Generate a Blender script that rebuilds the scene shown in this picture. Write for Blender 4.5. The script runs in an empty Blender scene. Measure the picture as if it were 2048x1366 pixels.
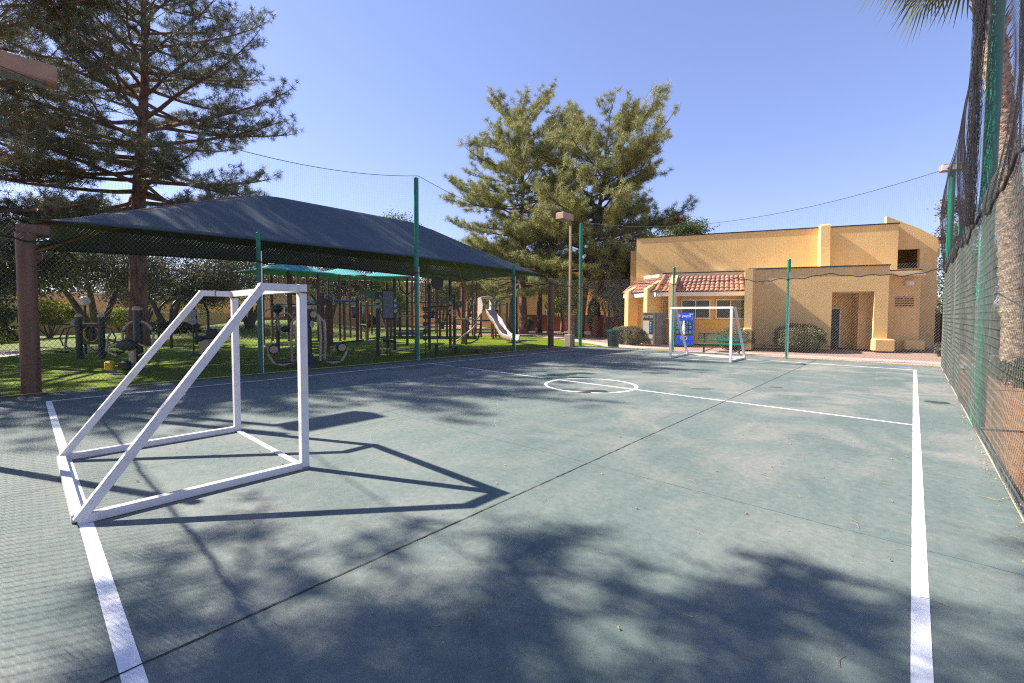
import bpy, math, random
import numpy as np
from mathutils import Vector, Matrix
R = math.radians
random.seed(7)
rng = np.random.default_rng(11)
scene = bpy.context.scene
COL = scene.collection

# ------------------------------------------------------------------ materials
def nt_new(name):
    m = bpy.data.materials.new(name); m.use_nodes = True
    nt = m.node_tree; bs = nt.nodes['Principled BSDF']
    return m, nt, bs

def coords(nt, kind='Object'):
    tc = nt.nodes.new('ShaderNodeTexCoord'); return tc.outputs[kind]

def noise(nt, vec, scale, detail=4, rough=.55, dist=0.):
    n = nt.nodes.new('ShaderNodeTexNoise'); n.inputs['Scale'].default_value = scale
    n.inputs['Detail'].default_value = detail; n.inputs['Roughness'].default_value = rough
    n.inputs['Distortion'].default_value = dist
    nt.links.new(vec, n.inputs['Vector']); return n.outputs['Fac']

def ramp(nt, fac, stops):
    r = nt.nodes.new('ShaderNodeValToRGB'); e = r.color_ramp.elements
    while len(e) < len(stops): e.new(.5)
    for k, (p, c) in enumerate(stops):
        e[k].position = p; e[k].color = (c if len(c) == 4 else (*c, 1)) if not isinstance(c, float) else (c, c, c, 1)
    nt.links.new(fac, r.inputs['Fac']); return r.outputs['Color']

def mixc(nt, fac, a, b, mode='MIX'):
    m = nt.nodes.new('ShaderNodeMix'); m.data_type = 'RGBA'; m.blend_type = mode
    for sock, v in ((m.inputs[0], fac), (m.inputs[6], a), (m.inputs[7], b)):
        if isinstance(v, (int, float)): sock.default_value = v
        elif isinstance(v, tuple): sock.default_value = (*v, 1) if len(v) == 3 else v
        else: nt.links.new(v, sock)
    return m.outputs[2]

def bump(nt, bs, h, strength, dist=.01):
    b = nt.nodes.new('ShaderNodeBump'); b.inputs['Strength'].default_value = strength
    b.inputs['Distance'].default_value = dist
    nt.links.new(h, b.inputs['Height']); nt.links.new(b.outputs['Normal'], bs.inputs['Normal'])

def mat(name, c, rough=.6, metal=0., c2=None, scale=3., bs_=0., bscale=40., bdist=.01, lo=.35, hi=.65, spec=.5, stretch=None):
    m, nt, bs = nt_new(name)
    bs.inputs['Roughness'].default_value = rough; bs.inputs['Metallic'].default_value = metal
    bs.inputs['Specular IOR Level'].default_value = spec
    vec = coords(nt)
    if stretch:
        mp = nt.nodes.new('ShaderNodeMapping'); mp.inputs['Scale'].default_value = stretch
        nt.links.new(vec, mp.inputs['Vector']); vec = mp.outputs['Vector']
    if c2 is None: c2 = tuple(x * .8 for x in c)
    n = noise(nt, vec, scale, 6, .6)
    nt.links.new(ramp(nt, n, [(lo, c), (hi, c2)]), bs.inputs['Base Color'])
    if bs_: bump(nt, bs, noise(nt, vec, bscale, 3), bs_, bdist)
    return m

def foliage_mat(name, ca, cb, trans=.25, scale=.9, rough=.6):
    m, nt, bs = nt_new(name)
    geo = nt.nodes.new('ShaderNodeNewGeometry')
    n = noise(nt, coords(nt), scale, 3)
    base = ramp(nt, n, [(.35, ca), (.65, cb)])
    rnd = ramp(nt, geo.outputs['Random Per Island'], [(0., (.6, .6, .6)), (1., (1.35, 1.3, 1.15))])
    col = mixc(nt, 1., base, rnd, 'MULTIPLY')
    nt.links.new(col, bs.inputs['Base Color']); bs.inputs['Roughness'].default_value = rough
    bs.inputs['Specular IOR Level'].default_value = .35
    tr = nt.nodes.new('ShaderNodeBsdfTranslucent'); nt.links.new(col, tr.inputs['Color'])
    mx = nt.nodes.new('ShaderNodeMixShader'); mx.inputs[0].default_value = trans
    out = nt.nodes['Material Output']
    nt.links.new(bs.outputs[0], mx.inputs[1]); nt.links.new(tr.outputs[0], mx.inputs[2])
    nt.links.new(mx.outputs[0], out.inputs['Surface'])
    return m

def court_mat():
    m, nt, bs = nt_new('court_acrylic')
    v = coords(nt)
    big = noise(nt, v, .33, 5, .6, .6)
    mp = nt.nodes.new('ShaderNodeMapping'); mp.inputs['Scale'].default_value = (1.3, .45, 1.); mp.inputs['Rotation'].default_value = (0, 0, .7)
    nt.links.new(v, mp.inputs['Vector'])
    mid = noise(nt, mp.outputs['Vector'], 1.1, 7, .62, .8)
    dust = noise(nt, v, .55, 6, .65, 1.2)
    c = ramp(nt, big, [(.32, COURT[0]), (.5, COURT[1]), (.68, COURT[2])])
    c = mixc(nt, .55, c, ramp(nt, mid, [(.3, COURT[0]), (.5, COURT[1]), (.72, COURT[2])]))
    # pale dust, heavier towards the far middle of the court
    sep = nt.nodes.new('ShaderNodeSeparateXYZ'); nt.links.new(v, sep.inputs[0])
    far = nt.nodes.new('ShaderNodeMapRange'); far.inputs[1].default_value = 3.; far.inputs[2].default_value = 11.
    far.inputs[3].default_value = .22; far.inputs[4].default_value = .85; nt.links.new(sep.outputs['Y'], far.inputs[0])
    dm = nt.nodes.new('ShaderNodeMath'); dm.operation = 'MULTIPLY'
    nt.links.new(ramp(nt, dust, [(.47, 0.), (.66, 1.)]), dm.inputs[0]); nt.links.new(far.outputs[0], dm.inputs[1])
    c = mixc(nt, dm.outputs[0], c, COURT[3])
    # scuffs: thin pale streaks
    mp2 = nt.nodes.new('ShaderNodeMapping'); mp2.inputs['Scale'].default_value = (9., .8, 1.); mp2.inputs['Rotation'].default_value = (0, 0, -.5)
    nt.links.new(v, mp2.inputs['Vector'])
    sc = noise(nt, mp2.outputs['Vector'], 1.6, 6, .7, 2.)
    c = mixc(nt, ramp(nt, sc, [(.62, 0.), (.72, .35)]), c, COURT[2])
    sp = noise(nt, v, 160., 2, .6)
    c = mixc(nt, .5, c, ramp(nt, sp, [(.3, (.25, .25, .25)), (.7, (.75, .75, .75))]), 'OVERLAY')
    sp2 = noise(nt, v, 14., 4, .7)
    c = mixc(nt, .35, c, ramp(nt, sp2, [(.3, (.25, .25, .25)), (.7, (.75, .75, .75))]), 'OVERLAY')
    pit = noise(nt, v, 38., 2, .5); c = mixc(nt, ramp(nt, pit, [(.70, 0.), (.76, .5)]), c, (.32, .32, .30)); c = mixc(nt, ramp(nt, noise(nt, v, 23., 2, .5), [(.72, 0.), (.77, .6)]), c, (.03, .04, .04))
    nt.links.new(c, bs.inputs['Base Color'])
    bs.inputs['Roughness'].default_value = .72; bs.inputs['Specular IOR Level'].default_value = .35
    bump(nt, bs, noise(nt, v, 220., 3, .6), .5, .002)
    return m
COURT = [(.072, .110, .104), (.118, .152, .140), (.170, .190, .176), (.255, .236, .212)]

def turf_mat(name, a, b, c):
    m, nt, bs = nt_new(name); v = coords(nt)
    col = ramp(nt, noise(nt, v, 1.1, 5, .6), [(.35, a), (.65, b)])
    col = mixc(nt, ramp(nt, noise(nt, v, 55., 4, .8), [(.4, 0.), (.65, .8)]), col, c)
    nt.links.new(col, bs.inputs['Base Color']); bs.inputs['Roughness'].default_value = .85
    bs.inputs['Specular IOR Level'].default_value = .2
    bump(nt, bs, noise(nt, v, 45., 5, .8), 1., .04)
    return m

def stucco(name, c, c2, bs_=1., dist=.012):
    m, nt, bs = nt_new(name); v = coords(nt)
    col = ramp(nt, noise(nt, v, .8, 6, .65), [(.3, c), (.7, c2)])
    mp = nt.nodes.new('ShaderNodeMapping'); mp.inputs['Scale'].default_value = (5, 5, .5)
    nt.links.new(v, mp.inputs['Vector'])
    col = mixc(nt, ramp(nt, noise(nt, mp.outputs['Vector'], 1., 5, .6), [(.5, 0.), (.8, .25)]), col, tuple(x * .7 for x in c))
    nt.links.new(col, bs.inputs['Base Color']); bs.inputs['Roughness'].default_value = .9
    bs.inputs['Specular IOR Level'].default_value = .2
    bump(nt, bs, noise(nt, v, 17., 5, .7), bs_, dist)
    return m

M = {}
M['court'] = court_mat()
M['line'] = mat('line_paint', (.86, .85, .84), .7, c2=(.74, .74, .74), scale=6, bs_=.2, bscale=200, bdist=.002)
M['joint'] = mat('joint_filler', (.012, .014, .016), .9, c2=(.05, .045, .04), scale=9, lo=.5, hi=.75)
M['crack'] = mat('hairline_joint', (.04, .06, .065), .9, c2=(.12, .15, .14), scale=5)
M['scuff'] = mat('pale_scuff', (.30, .30, .28), .9, c2=(.16, .19, .17), scale=14, lo=.4, hi=.6)
M['wet'] = mat('damp_stain', (.028, .052, .045), .35, c2=(.045, .07, .06), scale=2)
M['white'] = mat('white_goal_paint', (.68, .65, .65), .42, c2=(.52, .47, .44), scale=9, lo=.5, hi=.85, bs_=.08, bscale=30)
M['green'] = mat('green_post_paint', (.005, .20, .12), .35, c2=(.004, .16, .10), scale=8)
M['galv'] = mat('galvanised_pipe', (.62, .64, .66), .32, .9, c2=(.45, .47, .5), scale=20)
M['wire'] = mat('coated_chain_link_wire', (.17, .19, .165), .5, .25, c2=(.09, .11, .095), scale=5, spec=.5)
M['net'] = mat('black_netting', (.018, .016, .022), .7)
M['rope'] = mat('black_rope', (.02, .017, .02), .85, bs_=.8, bscale=60)
M['cable'] = mat('steel_cable', (.05, .05, .055), .5, .3)
M['brown'] = mat('brown_steel_column', (.21, .105, .055), .5, c2=(.13, .058, .036), scale=1.4, stretch=(4, 4, .4), bs_=.06, bscale=12)
M['taupe'] = mat('taupe_light_pole', (.36, .235, .15), .5, c2=(.30, .195, .125), scale=3)
M['concrete'] = mat('footing_concrete', (.33, .26, .225), .9, c2=(.25, .2, .175), scale=6, bs_=.4, bscale=50)
M['canvas'] = mat('dark_shade_cloth', (.040, .066, .082), .7, c2=(.052, .080, .094), scale=1.5, bs_=.25, bscale=180, bdist=.003)
M['tealcloth'] = mat('teal_shade_cloth', (.02, .25, .25), .7, c2=(.03, .30, .30), scale=2)
M['pole_black'] = mat('charcoal_powder_coat', (.012, .022, .022), .35, c2=(.02, .03, .03), scale=6)
M['pad_black'] = mat('black_rubber_pad', (.018, .024, .028), .55, bs_=.2, bscale=60)
M['cream'] = mat('cream_powder_coat', (.56, .44, .30), .4, c2=(.48, .37, .25), scale=5)
M['woodpost'] = mat('redwood_brown_post', (.17, .062, .03), .55, c2=(.11, .042, .022), scale=2, stretch=(5, 5, .6))
M['eqgreen'] = mat('playground_green', (.01, .17, .10), .4, c2=(.02, .22, .14), scale=7)
M['eqblue'] = mat('playground_teal_blue', (.02, .12, .18), .4, c2=(.02, .16, .2), scale=7)
M['disc'] = mat('pale_instruction_disc', (.6, .6, .62), .5, c2=(.36, .38, .42), scale=22, lo=.45, hi=.55)
M['greypanel'] = mat('grey_panel', (.24, .26, .30), .6, c2=(.15, .17, .20), scale=18, lo=.46, hi=.54)
M['yellow'] = mat('yellow_plastic', (.72, .45, .02), .4)
M['slide'] = mat('beige_slide_plastic', (.50, .40, .36), .45, c2=(.42, .33, .30), scale=3)
M['stucco'] = stucco('ochre_stucco', (.84, .57, .24), (.75, .49, .20))
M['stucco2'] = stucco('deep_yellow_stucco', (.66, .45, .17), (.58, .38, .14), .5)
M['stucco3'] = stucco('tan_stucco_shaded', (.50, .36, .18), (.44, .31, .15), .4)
M['terra'] = stucco('terracotta_wall_paint', (.34, .115, .055), (.29, .10, .05), .4)
M['maroon'] = stucco('maroon_wall_paint', (.17, .06, .04), (.13, .05, .035), .3)
M['tile'] = mat('clay_barrel_tile', (.44, .235, .165), .9, c2=(.30, .145, .10), scale=4.5, spec=.2, bs_=.3, bscale=60)
M['fascia'] = mat('white_fascia', (.80, .78, .80), .55, c2=(.72, .70, .72), scale=3)
M['creamtrim'] = mat('cream_trim', (.74, .60, .42), .8, c2=(.66, .53, .36), scale=2, bs_=.5, bscale=30)
M['coping'] = mat('dark_metal_coping', (.03, .027, .03), .5)
M['frame'] = mat('window_frame_paint', (.84, .78, .72), .5)
M['doordark'] = mat('dark_door', (.03, .022, .02), .45)
M['lightbox'] = mat('wall_light_lens', (.85, .85, .82), .35)
M['shrub'] = foliage_mat('olive_hedge_leaf', (.19, .17, .10), (.115, .115, .06), .15, 4.)
M['path'] = mat('pinkish_concrete_path', (.50, .385, .34), .9, c2=(.42, .32, .285), scale=2.5, bs_=.25, bscale=90)
M['gravel'] = mat('pink_decomposed_granite', (.36, .235, .18), .95, c2=(.24, .155, .12), scale=14, lo=.4, hi=.6, bs_=1., bscale=60, bdist=.02)
M['dirt'] = mat('orange_bare_dirt', (.34, .17, .075), .95, c2=(.24, .115, .055), scale=3.5, bs_=.8, bscale=35, bdist=.02)
M['drygrass'] = mat('dry_verge_grass', (.33, .25, .10), .95, c2=(.20, .17, .05), scale=26, lo=.42, hi=.6, bs_=1., bscale=60, bdist=.03)
M['turf'] = turf_mat('artificial_turf', (.15, .215, .004), (.11, .17, .004), (.20, .255, .008))
M['lawn'] = turf_mat('natural_lawn', (.13, .17, .03), (.09, .13, .022), (.16, .19, .045))
M['pepsi'] = mat('blue_vending_front', (.0, .07, .58), .3, c2=(.0, .055, .48), scale=2)
M['vendgrey'] = mat('grey_vending_side', (.16, .15, .15), .5, c2=(.12, .115, .115), scale=2)
M['vendframe'] = mat('dark_bronze_frame', (.075, .062, .058), .4)
M['vendblack'] = mat('vending_black', (.02, .02, .024), .3)
M['vendpanel'] = mat('faded_vending_panel', (.33, .30, .25), .5, c2=(.20, .18, .14), scale=14)
M['silver'] = mat('brushed_silver', (.5, .5, .52), .35, .7)
M['red'] = mat('logo_red', (.65, .02, .03), .35)
M['whiteprint'] = mat('white_print', (.85, .86, .9), .35)
M['can'] = mat('bottle_picture_blue', (.01, .07, .22), .3, c2=(.10, .25, .38), scale=9, lo=.45, hi=.55)
M['benchteal'] = mat('teal_bench_coating', (.005, .20, .16), .4, c2=(.005, .16, .13), scale=8)
M['bin'] = mat('dark_green_bin', (.012, .04, .042), .5, c2=(.018, .05, .05), scale=5)
M['binlid'] = mat('green_bin_lid', (.01, .12, .10), .4)
M['vanwhite'] = mat('van_white_paint', (.78, .80, .84), .3)
M['tyre'] = mat('tyre_rubber', (.02, .02, .02), .8)
M['bark'] = mat('pine_bark', (.25, .145, .10), .95, c2=(.11, .065, .05), scale=5, lo=.42, hi=.6, bs_=1., bscale=9, bdist=.05, stretch=(1, 1, .35))
M['barkgrey'] = mat('grey_bark', (.17, .125, .10), .95, c2=(.08, .06, .05), scale=5, bs_=1., bscale=9, bdist=.04, stretch=(1, 1, .35))
M['barkpale'] = mat('pale_bark', (.52, .42, .36), .9, c2=(.30, .23, .2), scale=5, bs_=.8, bscale=12, bdist=.03, stretch=(1, 1, .4))
M['palmbark'] = mat('palm_bark', (.46, .33, .23), .95, c2=(.17, .11, .08), scale=9, lo=.42, hi=.6, bs_=1., bscale=14, bdist=.04, stretch=(1, 1, 1.6))
M['pine'] = foliage_mat('pine_needles', (.22, .215, .11), (.13, .145, .08), .2, .6)
M['pinegold'] = foliage_mat('pine_needles_olive', (.36, .36, .145), (.24, .262, .105), .25, .6)
M['pinedark'] = foliage_mat('pine_needles_blue_green', (.21, .22, .14), (.12, .145, .095), .2, .6)
M['pinedead'] = foliage_mat('dead_pine_needles', (.34, .14, .075), (.24, .10, .06), .2, 1.)
M['olive'] = foliage_mat('olive_leaf', (.16, .155, .09), (.085, .09, .05), .2, .8)
M['greyleaf'] = foliage_mat('silver_grey_leaf', (.26, .25, .20), (.13, .13, .10), .15, .8)
M['leafy'] = foliage_mat('broad_green_leaf', (.14, .20, .045), (.07, .11, .03), .35, .8)
M['leafyg'] = foliage_mat('yellow_green_leaf', (.30, .32, .05), (.17, .21, .04), .4, .8)
M['darkleaf'] = foliage_mat('dark_green_leaf', (.05, .075, .03), (.03, .045, .02), .15, .8)
M['palmleaf'] = foliage_mat('palm_frond_leaf', (.20, .22, .07), (.12, .15, .05), .3, 2.)
M['twig'] = mat('dry_twig', (.46, .27, .14), .9, c2=(.26, .15, .09), scale=8)

def glass_mat():
    m, nt, bs = nt_new('dark_window_glass')
    bs.inputs['Base Color'].default_value = (.02, .028, .026, 1)
    bs.inputs['Roughness'].default_value = .06; bs.inputs['Specular IOR Level'].default_value = .6
    return m
M['glass'] = glass_mat()

# ------------------------------------------------------------------ mesh helpers
def tag(o, label=None, cat=None, group=None, kind=None):
    if label: o['label'] = label
    if cat: o['category'] = cat
    if group: o['group'] = group
    if kind: o['kind'] = kind
    return o

def thing(name, label, cat, loc=(0, 0, 0), rz=0., group=None):
    o = bpy.data.objects.new(name, None); COL.objects.link(o)
    o.location = loc; o.rotation_euler = (0, 0, rz); o.empty_display_size = .2
    return tag(o, label, cat, group)

def link_mesh(name, verts, faces, m, parent=None, smooth=False):
    me = bpy.data.meshes.new(name); me.from_pydata(verts, [], faces); me.update()
    if smooth: me.shade_smooth()
    o = bpy.data.objects.new(name, me); COL.objects.link(o)
    if m is not None: me.materials.append(M[m] if isinstance(m, str) else m)
    if parent is not None: o.parent = parent
    return o

def np_mesh(name, V, F, m, parent=None, smooth=False):
    """V (n,3) array, F (k,3|4) array."""
    V = np.asarray(V, np.float32); F = np.asarray(F, np.int32)
    me = bpy.data.meshes.new(name); n = F.shape[1]
    me.vertices.add(len(V)); me.vertices.foreach_set('co', V.ravel())
    me.loops.add(F.size); me.loops.foreach_set('vertex_index', F.ravel())
    me.polygons.add(len(F)); me.polygons.foreach_set('loop_start', np.arange(0, F.size, n, dtype=np.int32))
    me.update(calc_edges=True)
    if smooth: me.shade_smooth()
    o = bpy.data.objects.new(name, me); COL.objects.link(o)
    me.materials.append(M[m] if isinstance(m, str) else m)
    if parent is not None: o.parent = parent
    return o

class MB:
    def __init__(s): s.v = []; s.f = []
    def add(s, vs, fs):
        k = len(s.v); s.v += [tuple(v) for v in vs]; s.f += [tuple(i + k for i in f) for f in fs]; return s
    def box(s, c, d, rz=0., b=0.):
        x, y, z = (q / 2 for q in d); ca, sa = math.cos(rz), math.sin(rz)
        if b > 0:      # chamfered in plan and on top
            ring = lambda h, i: [(x - i, y, h), (x, y - i, h), (x, -y + i, h), (x - i, -y, h), (-x + i, -y, h), (-x, -y + i, h), (-x, y - i, h), (-x + i, y, h)]
            def sh(r, k): return [(p[0] * (1 - k / x), p[1] * (1 - k / y), p[2]) for p in r]
            rs = [sh(ring(-z, b), b), ring(-z + b, b), ring(z - b, b), sh(ring(z, b), b)]
            pts = [p for r in rs for p in r]; fs = [tuple(range(8)), tuple(range(31, 23, -1))]
            for q in range(3):
                for i in range(8):
                    j = (i + 1) % 8; fs.append((q * 8 + i, q * 8 + 8 + i, q * 8 + 8 + j, q * 8 + j))
        else:
            pts = [(sx * x, sy * y, sz * z) for sz in (-1, 1) for sx, sy in ((-1, -1), (1, -1), (1, 1), (-1, 1))]
            fs = [(3, 2, 1, 0), (4, 5, 6, 7), (0, 1, 5, 4), (1, 2, 6, 5), (2, 3, 7, 6), (3, 0, 4, 7)]
        return s.add([(c[0] + p[0] * ca - p[1] * sa, c[1] + p[0] * sa + p[1] * ca, c[2] + p[2]) for p in pts], fs)
    def beam(s, a, b, w, h=None, up=(0, 0, 1)):
        a, b = Vector(a), Vector(b); h = h or w; d = (b - a).normalized(); u = Vector(up)
        if abs(d.dot(u)) > .98: u = Vector((0, 1, 0))
        r = d.cross(u).normalized(); u = r.cross(d).normalized()
        pts = [p + r * (sx * w / 2) + u * (sy * h / 2) for p in (a, b) for sx, sy in ((-1, -1), (1, -1), (1, 1), (-1, 1))]
        return s.add(pts, [(0, 1, 2, 3), (7, 6, 5, 4), (0, 4, 5, 1), (1, 5, 6, 2), (2, 6, 7, 3), (3, 7, 4, 0)])
    def tube(s, pts, r, n=8, cap=True):
        P = [Vector(p) for p in pts]; k = len(P); rr = r if isinstance(r, (list, tuple)) else [r] * k
        t0 = (P[1] - P[0]).normalized(); u = Vector((0, 0, 1)) if abs(t0.z) < .9 else Vector((1, 0, 0))
        x = t0.cross(u).normalized(); vs = []
        for i in range(k):
            t = (P[min(i + 1, k - 1)] - P[max(i - 1, 0)]).normalized()
            x = (x - t * x.dot(t)).normalized(); y = t.cross(x)
            for j in range(n):
                a = 2 * math.pi * j / n; vs.append(P[i] + (x * math.cos(a) + y * math.sin(a)) * rr[i])
        fs = [(i * n + j, i * n + (j + 1) % n, (i + 1) * n + (j + 1) % n, (i + 1) * n + j) for i in range(k - 1) for j in range(n)]
        if cap: fs += [tuple(range(n - 1, -1, -1)), tuple((k - 1) * n + j for j in range(n))]
        return s.add(vs, fs)
    def lathe(s, c, prof, n=16, ax=None):
        """prof list of (r, h) about axis ax through c"""
        a = Vector(ax or (0, 0, 1)).normalized(); u = Vector((1, 0, 0)) if abs(a.x) < .9 else Vector((0, 1, 0))
        x = a.cross(u).normalized(); y = a.cross(x); c = Vector(c); vs = []
        for r, h in prof:
            for j in range(n):
                t = 2 * math.pi * j / n; vs.append(c + a * h + (x * math.cos(t) + y * math.sin(t)) * max(r, 1e-4))
        k = len(prof)
        fs = [(i * n + j, i * n + (j + 1) % n, (i + 1) * n + (j + 1) % n, (i + 1) * n + j) for i in range(k - 1) for j in range(n)]
        fs += [tuple(range(n - 1, -1, -1)), tuple((k - 1) * n + j for j in range(n))]
        return s.add(vs, fs)
    def disc(s, c, r, th, ax, n=20): return s.lathe(c, [(r * .96, -th / 2), (r, -th / 4), (r, th / 4), (r * .96, th / 2)], n, ax)
    def sphere(s, c, r, n=14, sq=(1, 1, 1)):
        vs, fs = [], []; m = n // 2
        for i in range(m + 1):
            ph = math.pi * i / m
            for j in range(n):
                t = 2 * math.pi * j / n; rr = max(math.sin(ph), .001)
                vs.append((c[0] + r * rr * math.cos(t) * sq[0], c[1] + r * rr * math.sin(t) * sq[1], c[2] + r * math.cos(ph) * sq[2]))
        for i in range(m):
            for j in range(n): fs.append((i * n + j, (i + 1) * n + j, (i + 1) * n + (j + 1) % n, i * n + (j + 1) % n))
        return s.add(vs, fs)
    def build(s, name, m, parent=None, smooth=False):
        o = link_mesh(name, s.v, s.f, m, parent, False)
        if smooth:
            o.data.shade_smooth()
            try: o.data.set_sharp_from_angle(angle=R(40))
            except Exception: pass
        return o

def arc(c, r, a0, a1, n, plane='xz', rot=0.):
    out = []
    for i in range(n + 1):
        a = R(a0 + (a1 - a0) * i / n); u, w = r * math.cos(a), r * math.sin(a)
        if plane == 'xz': out.append((c[0] + u * math.cos(rot), c[1] + u * math.sin(rot), c[2] + w))
        elif plane == 'yz': out.append((c[0], c[1] + u, c[2] + w))
        else: out.append((c[0] + u, c[1] + w, c[2]))
    return out

def segs_prism(A, B, r):
    """many thin three sided wires at once; A, B (n,3)"""
    A = np.asarray(A, float); B = np.asarray(B, float); D = B - A
    D /= np.linalg.norm(D, axis=1)[:, None]
    U = np.where(np.abs(D[:, 2:3]) > .9, np.array([[1., 0, 0]]), np.array([[0, 0, 1.]]))
    X = np.cross(D, U); X /= np.linalg.norm(X, axis=1)[:, None]; Y = np.cross(D, X)
    n = len(A); V = np.zeros((n, 6, 3))
    for j in range(3):
        a = 2 * math.pi * j / 3 + .5; o = (X * math.cos(a) + Y * math.sin(a)) * r
        V[:, j] = A + o; V[:, 3 + j] = B + o
    b = (np.arange(n) * 6)[:, None]
    F = np.concatenate([b + np.array([[j, (j + 1) % 3, 3 + (j + 1) % 3, 3 + j]]) for j in range(3)])
    return V.reshape(-1, 3), F

# ------------------------------------------------------------------ camera, light, sky
cam_d = bpy.data.cameras.new('camera'); cam = bpy.data.objects.new('camera', cam_d); COL.objects.link(cam); scene.camera = cam
F_, CY_, P_, AH, RO = 887.2551, 665.8189, .0415373, .735406, .0037305
fw = Vector((-math.sin(AH) * math.cos(P_), math.cos(AH) * math.cos(P_), -math.sin(P_)))
r0 = Vector((math.cos(AH), math.sin(AH), 0)); u0 = r0.cross(fw)
rr_ = r0 * math.cos(RO) + u0 * math.sin(RO); uu_ = -r0 * math.sin(RO) + u0 * math.cos(RO)
cam.matrix_world = Matrix(((rr_.x, uu_.x, -fw.x, 0), (rr_.y, uu_.y, -fw.y, 0), (rr_.z, uu_.z, -fw.z, 1.72), (0, 0, 0, 1)))
cam_d.sensor_width = 36; cam_d.lens = F_ * 36 / 2048; cam_d.shift_y = -(683 - CY_) / 2048
cam_d.clip_end = 2000; cam_d.clip_start = .05
AZ, EL = 25.3, 41.
sund = bpy.data.lights.new('sun', 'SUN'); sund.energy = 5.0; sund.angle = R(.53); sund.color = (1, .93, .82)
sun = bpy.data.objects.new('sun', sund); COL.objects.link(sun)
d = Vector((math.cos(R(AZ)) * math.cos(R(EL)), math.sin(R(AZ)) * math.cos(R(EL)), -math.sin(R(EL))))
sun.rotation_euler = d.to_track_quat('-Z', 'Y').to_euler(); sun.location = (-20, -8, 20)
w = bpy.data.worlds.new('World'); scene.world = w; w.use_nodes = True
nt = w.node_tree; bg = nt.nodes['Background']; sky = nt.nodes.new('ShaderNodeTexSky'); sky.sky_type = 'NISHITA'
sky.sun_disc = False; sky.sun_elevation = R(EL); sky.sun_rotation = math.atan2(-d.x, -d.y)
sky.air_density = 1.; sky.dust_density = .25; sky.ozone_density = 2.5
tint = nt.nodes.new('ShaderNodeMix'); tint.data_type = 'RGBA'; tint.blend_type = 'MULTIPLY'; tint.inputs[0].default_value = 1.
tint.inputs[7].default_value = (1.06, .95, 1.12, 1)
nt.links.new(sky.outputs[0], tint.inputs[6]); gm = nt.nodes.new('ShaderNodeGamma'); gm.inputs['Gamma'].default_value = .75
t2 = nt.nodes.new('ShaderNodeMix'); t2.data_type = 'RGBA'; t2.blend_type = 'MULTIPLY'; t2.inputs[0].default_value = 1.; t2.inputs[7].default_value = (1.22, 1.27, 1.48, 1)
nt.links.new(tint.outputs[2], gm.inputs[0]); nt.links.new(gm.outputs[0], t2.inputs[6]); nt.links.new(t2.outputs[2], bg.inputs['Color']); bg.inputs['Strength'].default_value = .082
scene.view_settings.view_transform = 'Standard'; scene.view_settings.look = 'None'
scene.view_settings.exposure = 1.4; scene.view_settings.gamma = 1.
scene.cycles.use_denoising = False; scene.cycles.pixel_filter_type = 'BLACKMAN_HARRIS'; scene.cycles.filter_width = 1.15; scene.cycles.max_bounces = 6; scene.cycles.transparent_max_bounces = 8

# ------------------------------------------------------------------ ground
XL, XR, YN, YF = -12.402, .082, .307, 19.04      # painted court
FL, FR, FN, FF = -13.45, .72, -.85, 20.55        # fences
def sheet(name, poly, z, m, label=None, kind='structure', th=0.):
    n = len(poly); v = [(x, y, z) for x, y in poly]; f = [tuple(range(n))]
    if th:
        v += [(x, y, z - th) for x, y in poly]; f += [(i, i + n, (i + 1) % n + n, (i + 1) % n) for i in range(n)]
    o = link_mesh(name, v, f, m); return tag(o, label, None, None, kind)
sheet('ground', [(-600, -400), (600, -400), (600, 800), (-600, 800)], -.07, 'gravel', 'pinkish gravel ground spreading around the court')
sheet('court', [(-13.53, -1.0), (.80, -1.0), (.80, 20.62), (-13.53, 20.62)], 0., 'court', 'worn teal green acrylic sports court', th=.1)
turf = [(-13.56, -9), (-20, -9), (-23.6, -1.6), (-28, .4), (-33, 2.4), (-34.5, 8), (-31, 14), (-29.5, 20), (-26.3, 26.2), (-22.5, 26.9), (-18.7, 25.3), (-15.5, 23.4), (-13.2, 21.9), (-11.9, 20.9), (-11.9, 20.66), (-13.56, 20.66)]
sheet('turf', turf, .012, 'turf', 'bright green artificial turf under the shade canopy', th=.08)
sheet('verge', [(-11.85, 20.66), (3.5, 20.66), (3.5, 21.15), (-11.4, 21.3)], -.02, 'drygrass', 'strip of dry yellow grass behind the court')
sheet('pavement', [(-25.5, 27.3), (-11.4, 21.3), (3.6, 21.15), (9, 21.2), (9, 23.3), (-.5, 23.6), (-4, 23.2), (-10, 23.1), (-13, 23.7), (-20, 28), (-26, 31)], -.035, 'path', 'pinkish concrete walk past the clubhouse')
sheet('path', [(-20.5, -9), (-24, -1.8), (-28.4, .2), (-34.5, 1.7), (-46, 1.6), (-46, -.8), (-33, -.9), (-27, -3.5), (-25, -9)], -.045, 'path', 'concrete footpath curving past the turf')
sheet('side_yard', [(.82, -6), (7.5, -6), (7.5, 21.1), (.82, 21.1)], -.05, 'dirt', 'orange bare dirt beyond the right fence')
sheet('side_path', [(4.2, -6), (5.4, -6), (5.4, 21), (4.2, 21)], -.038, 'path', 'narrow concrete walk in the side yard')
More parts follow.
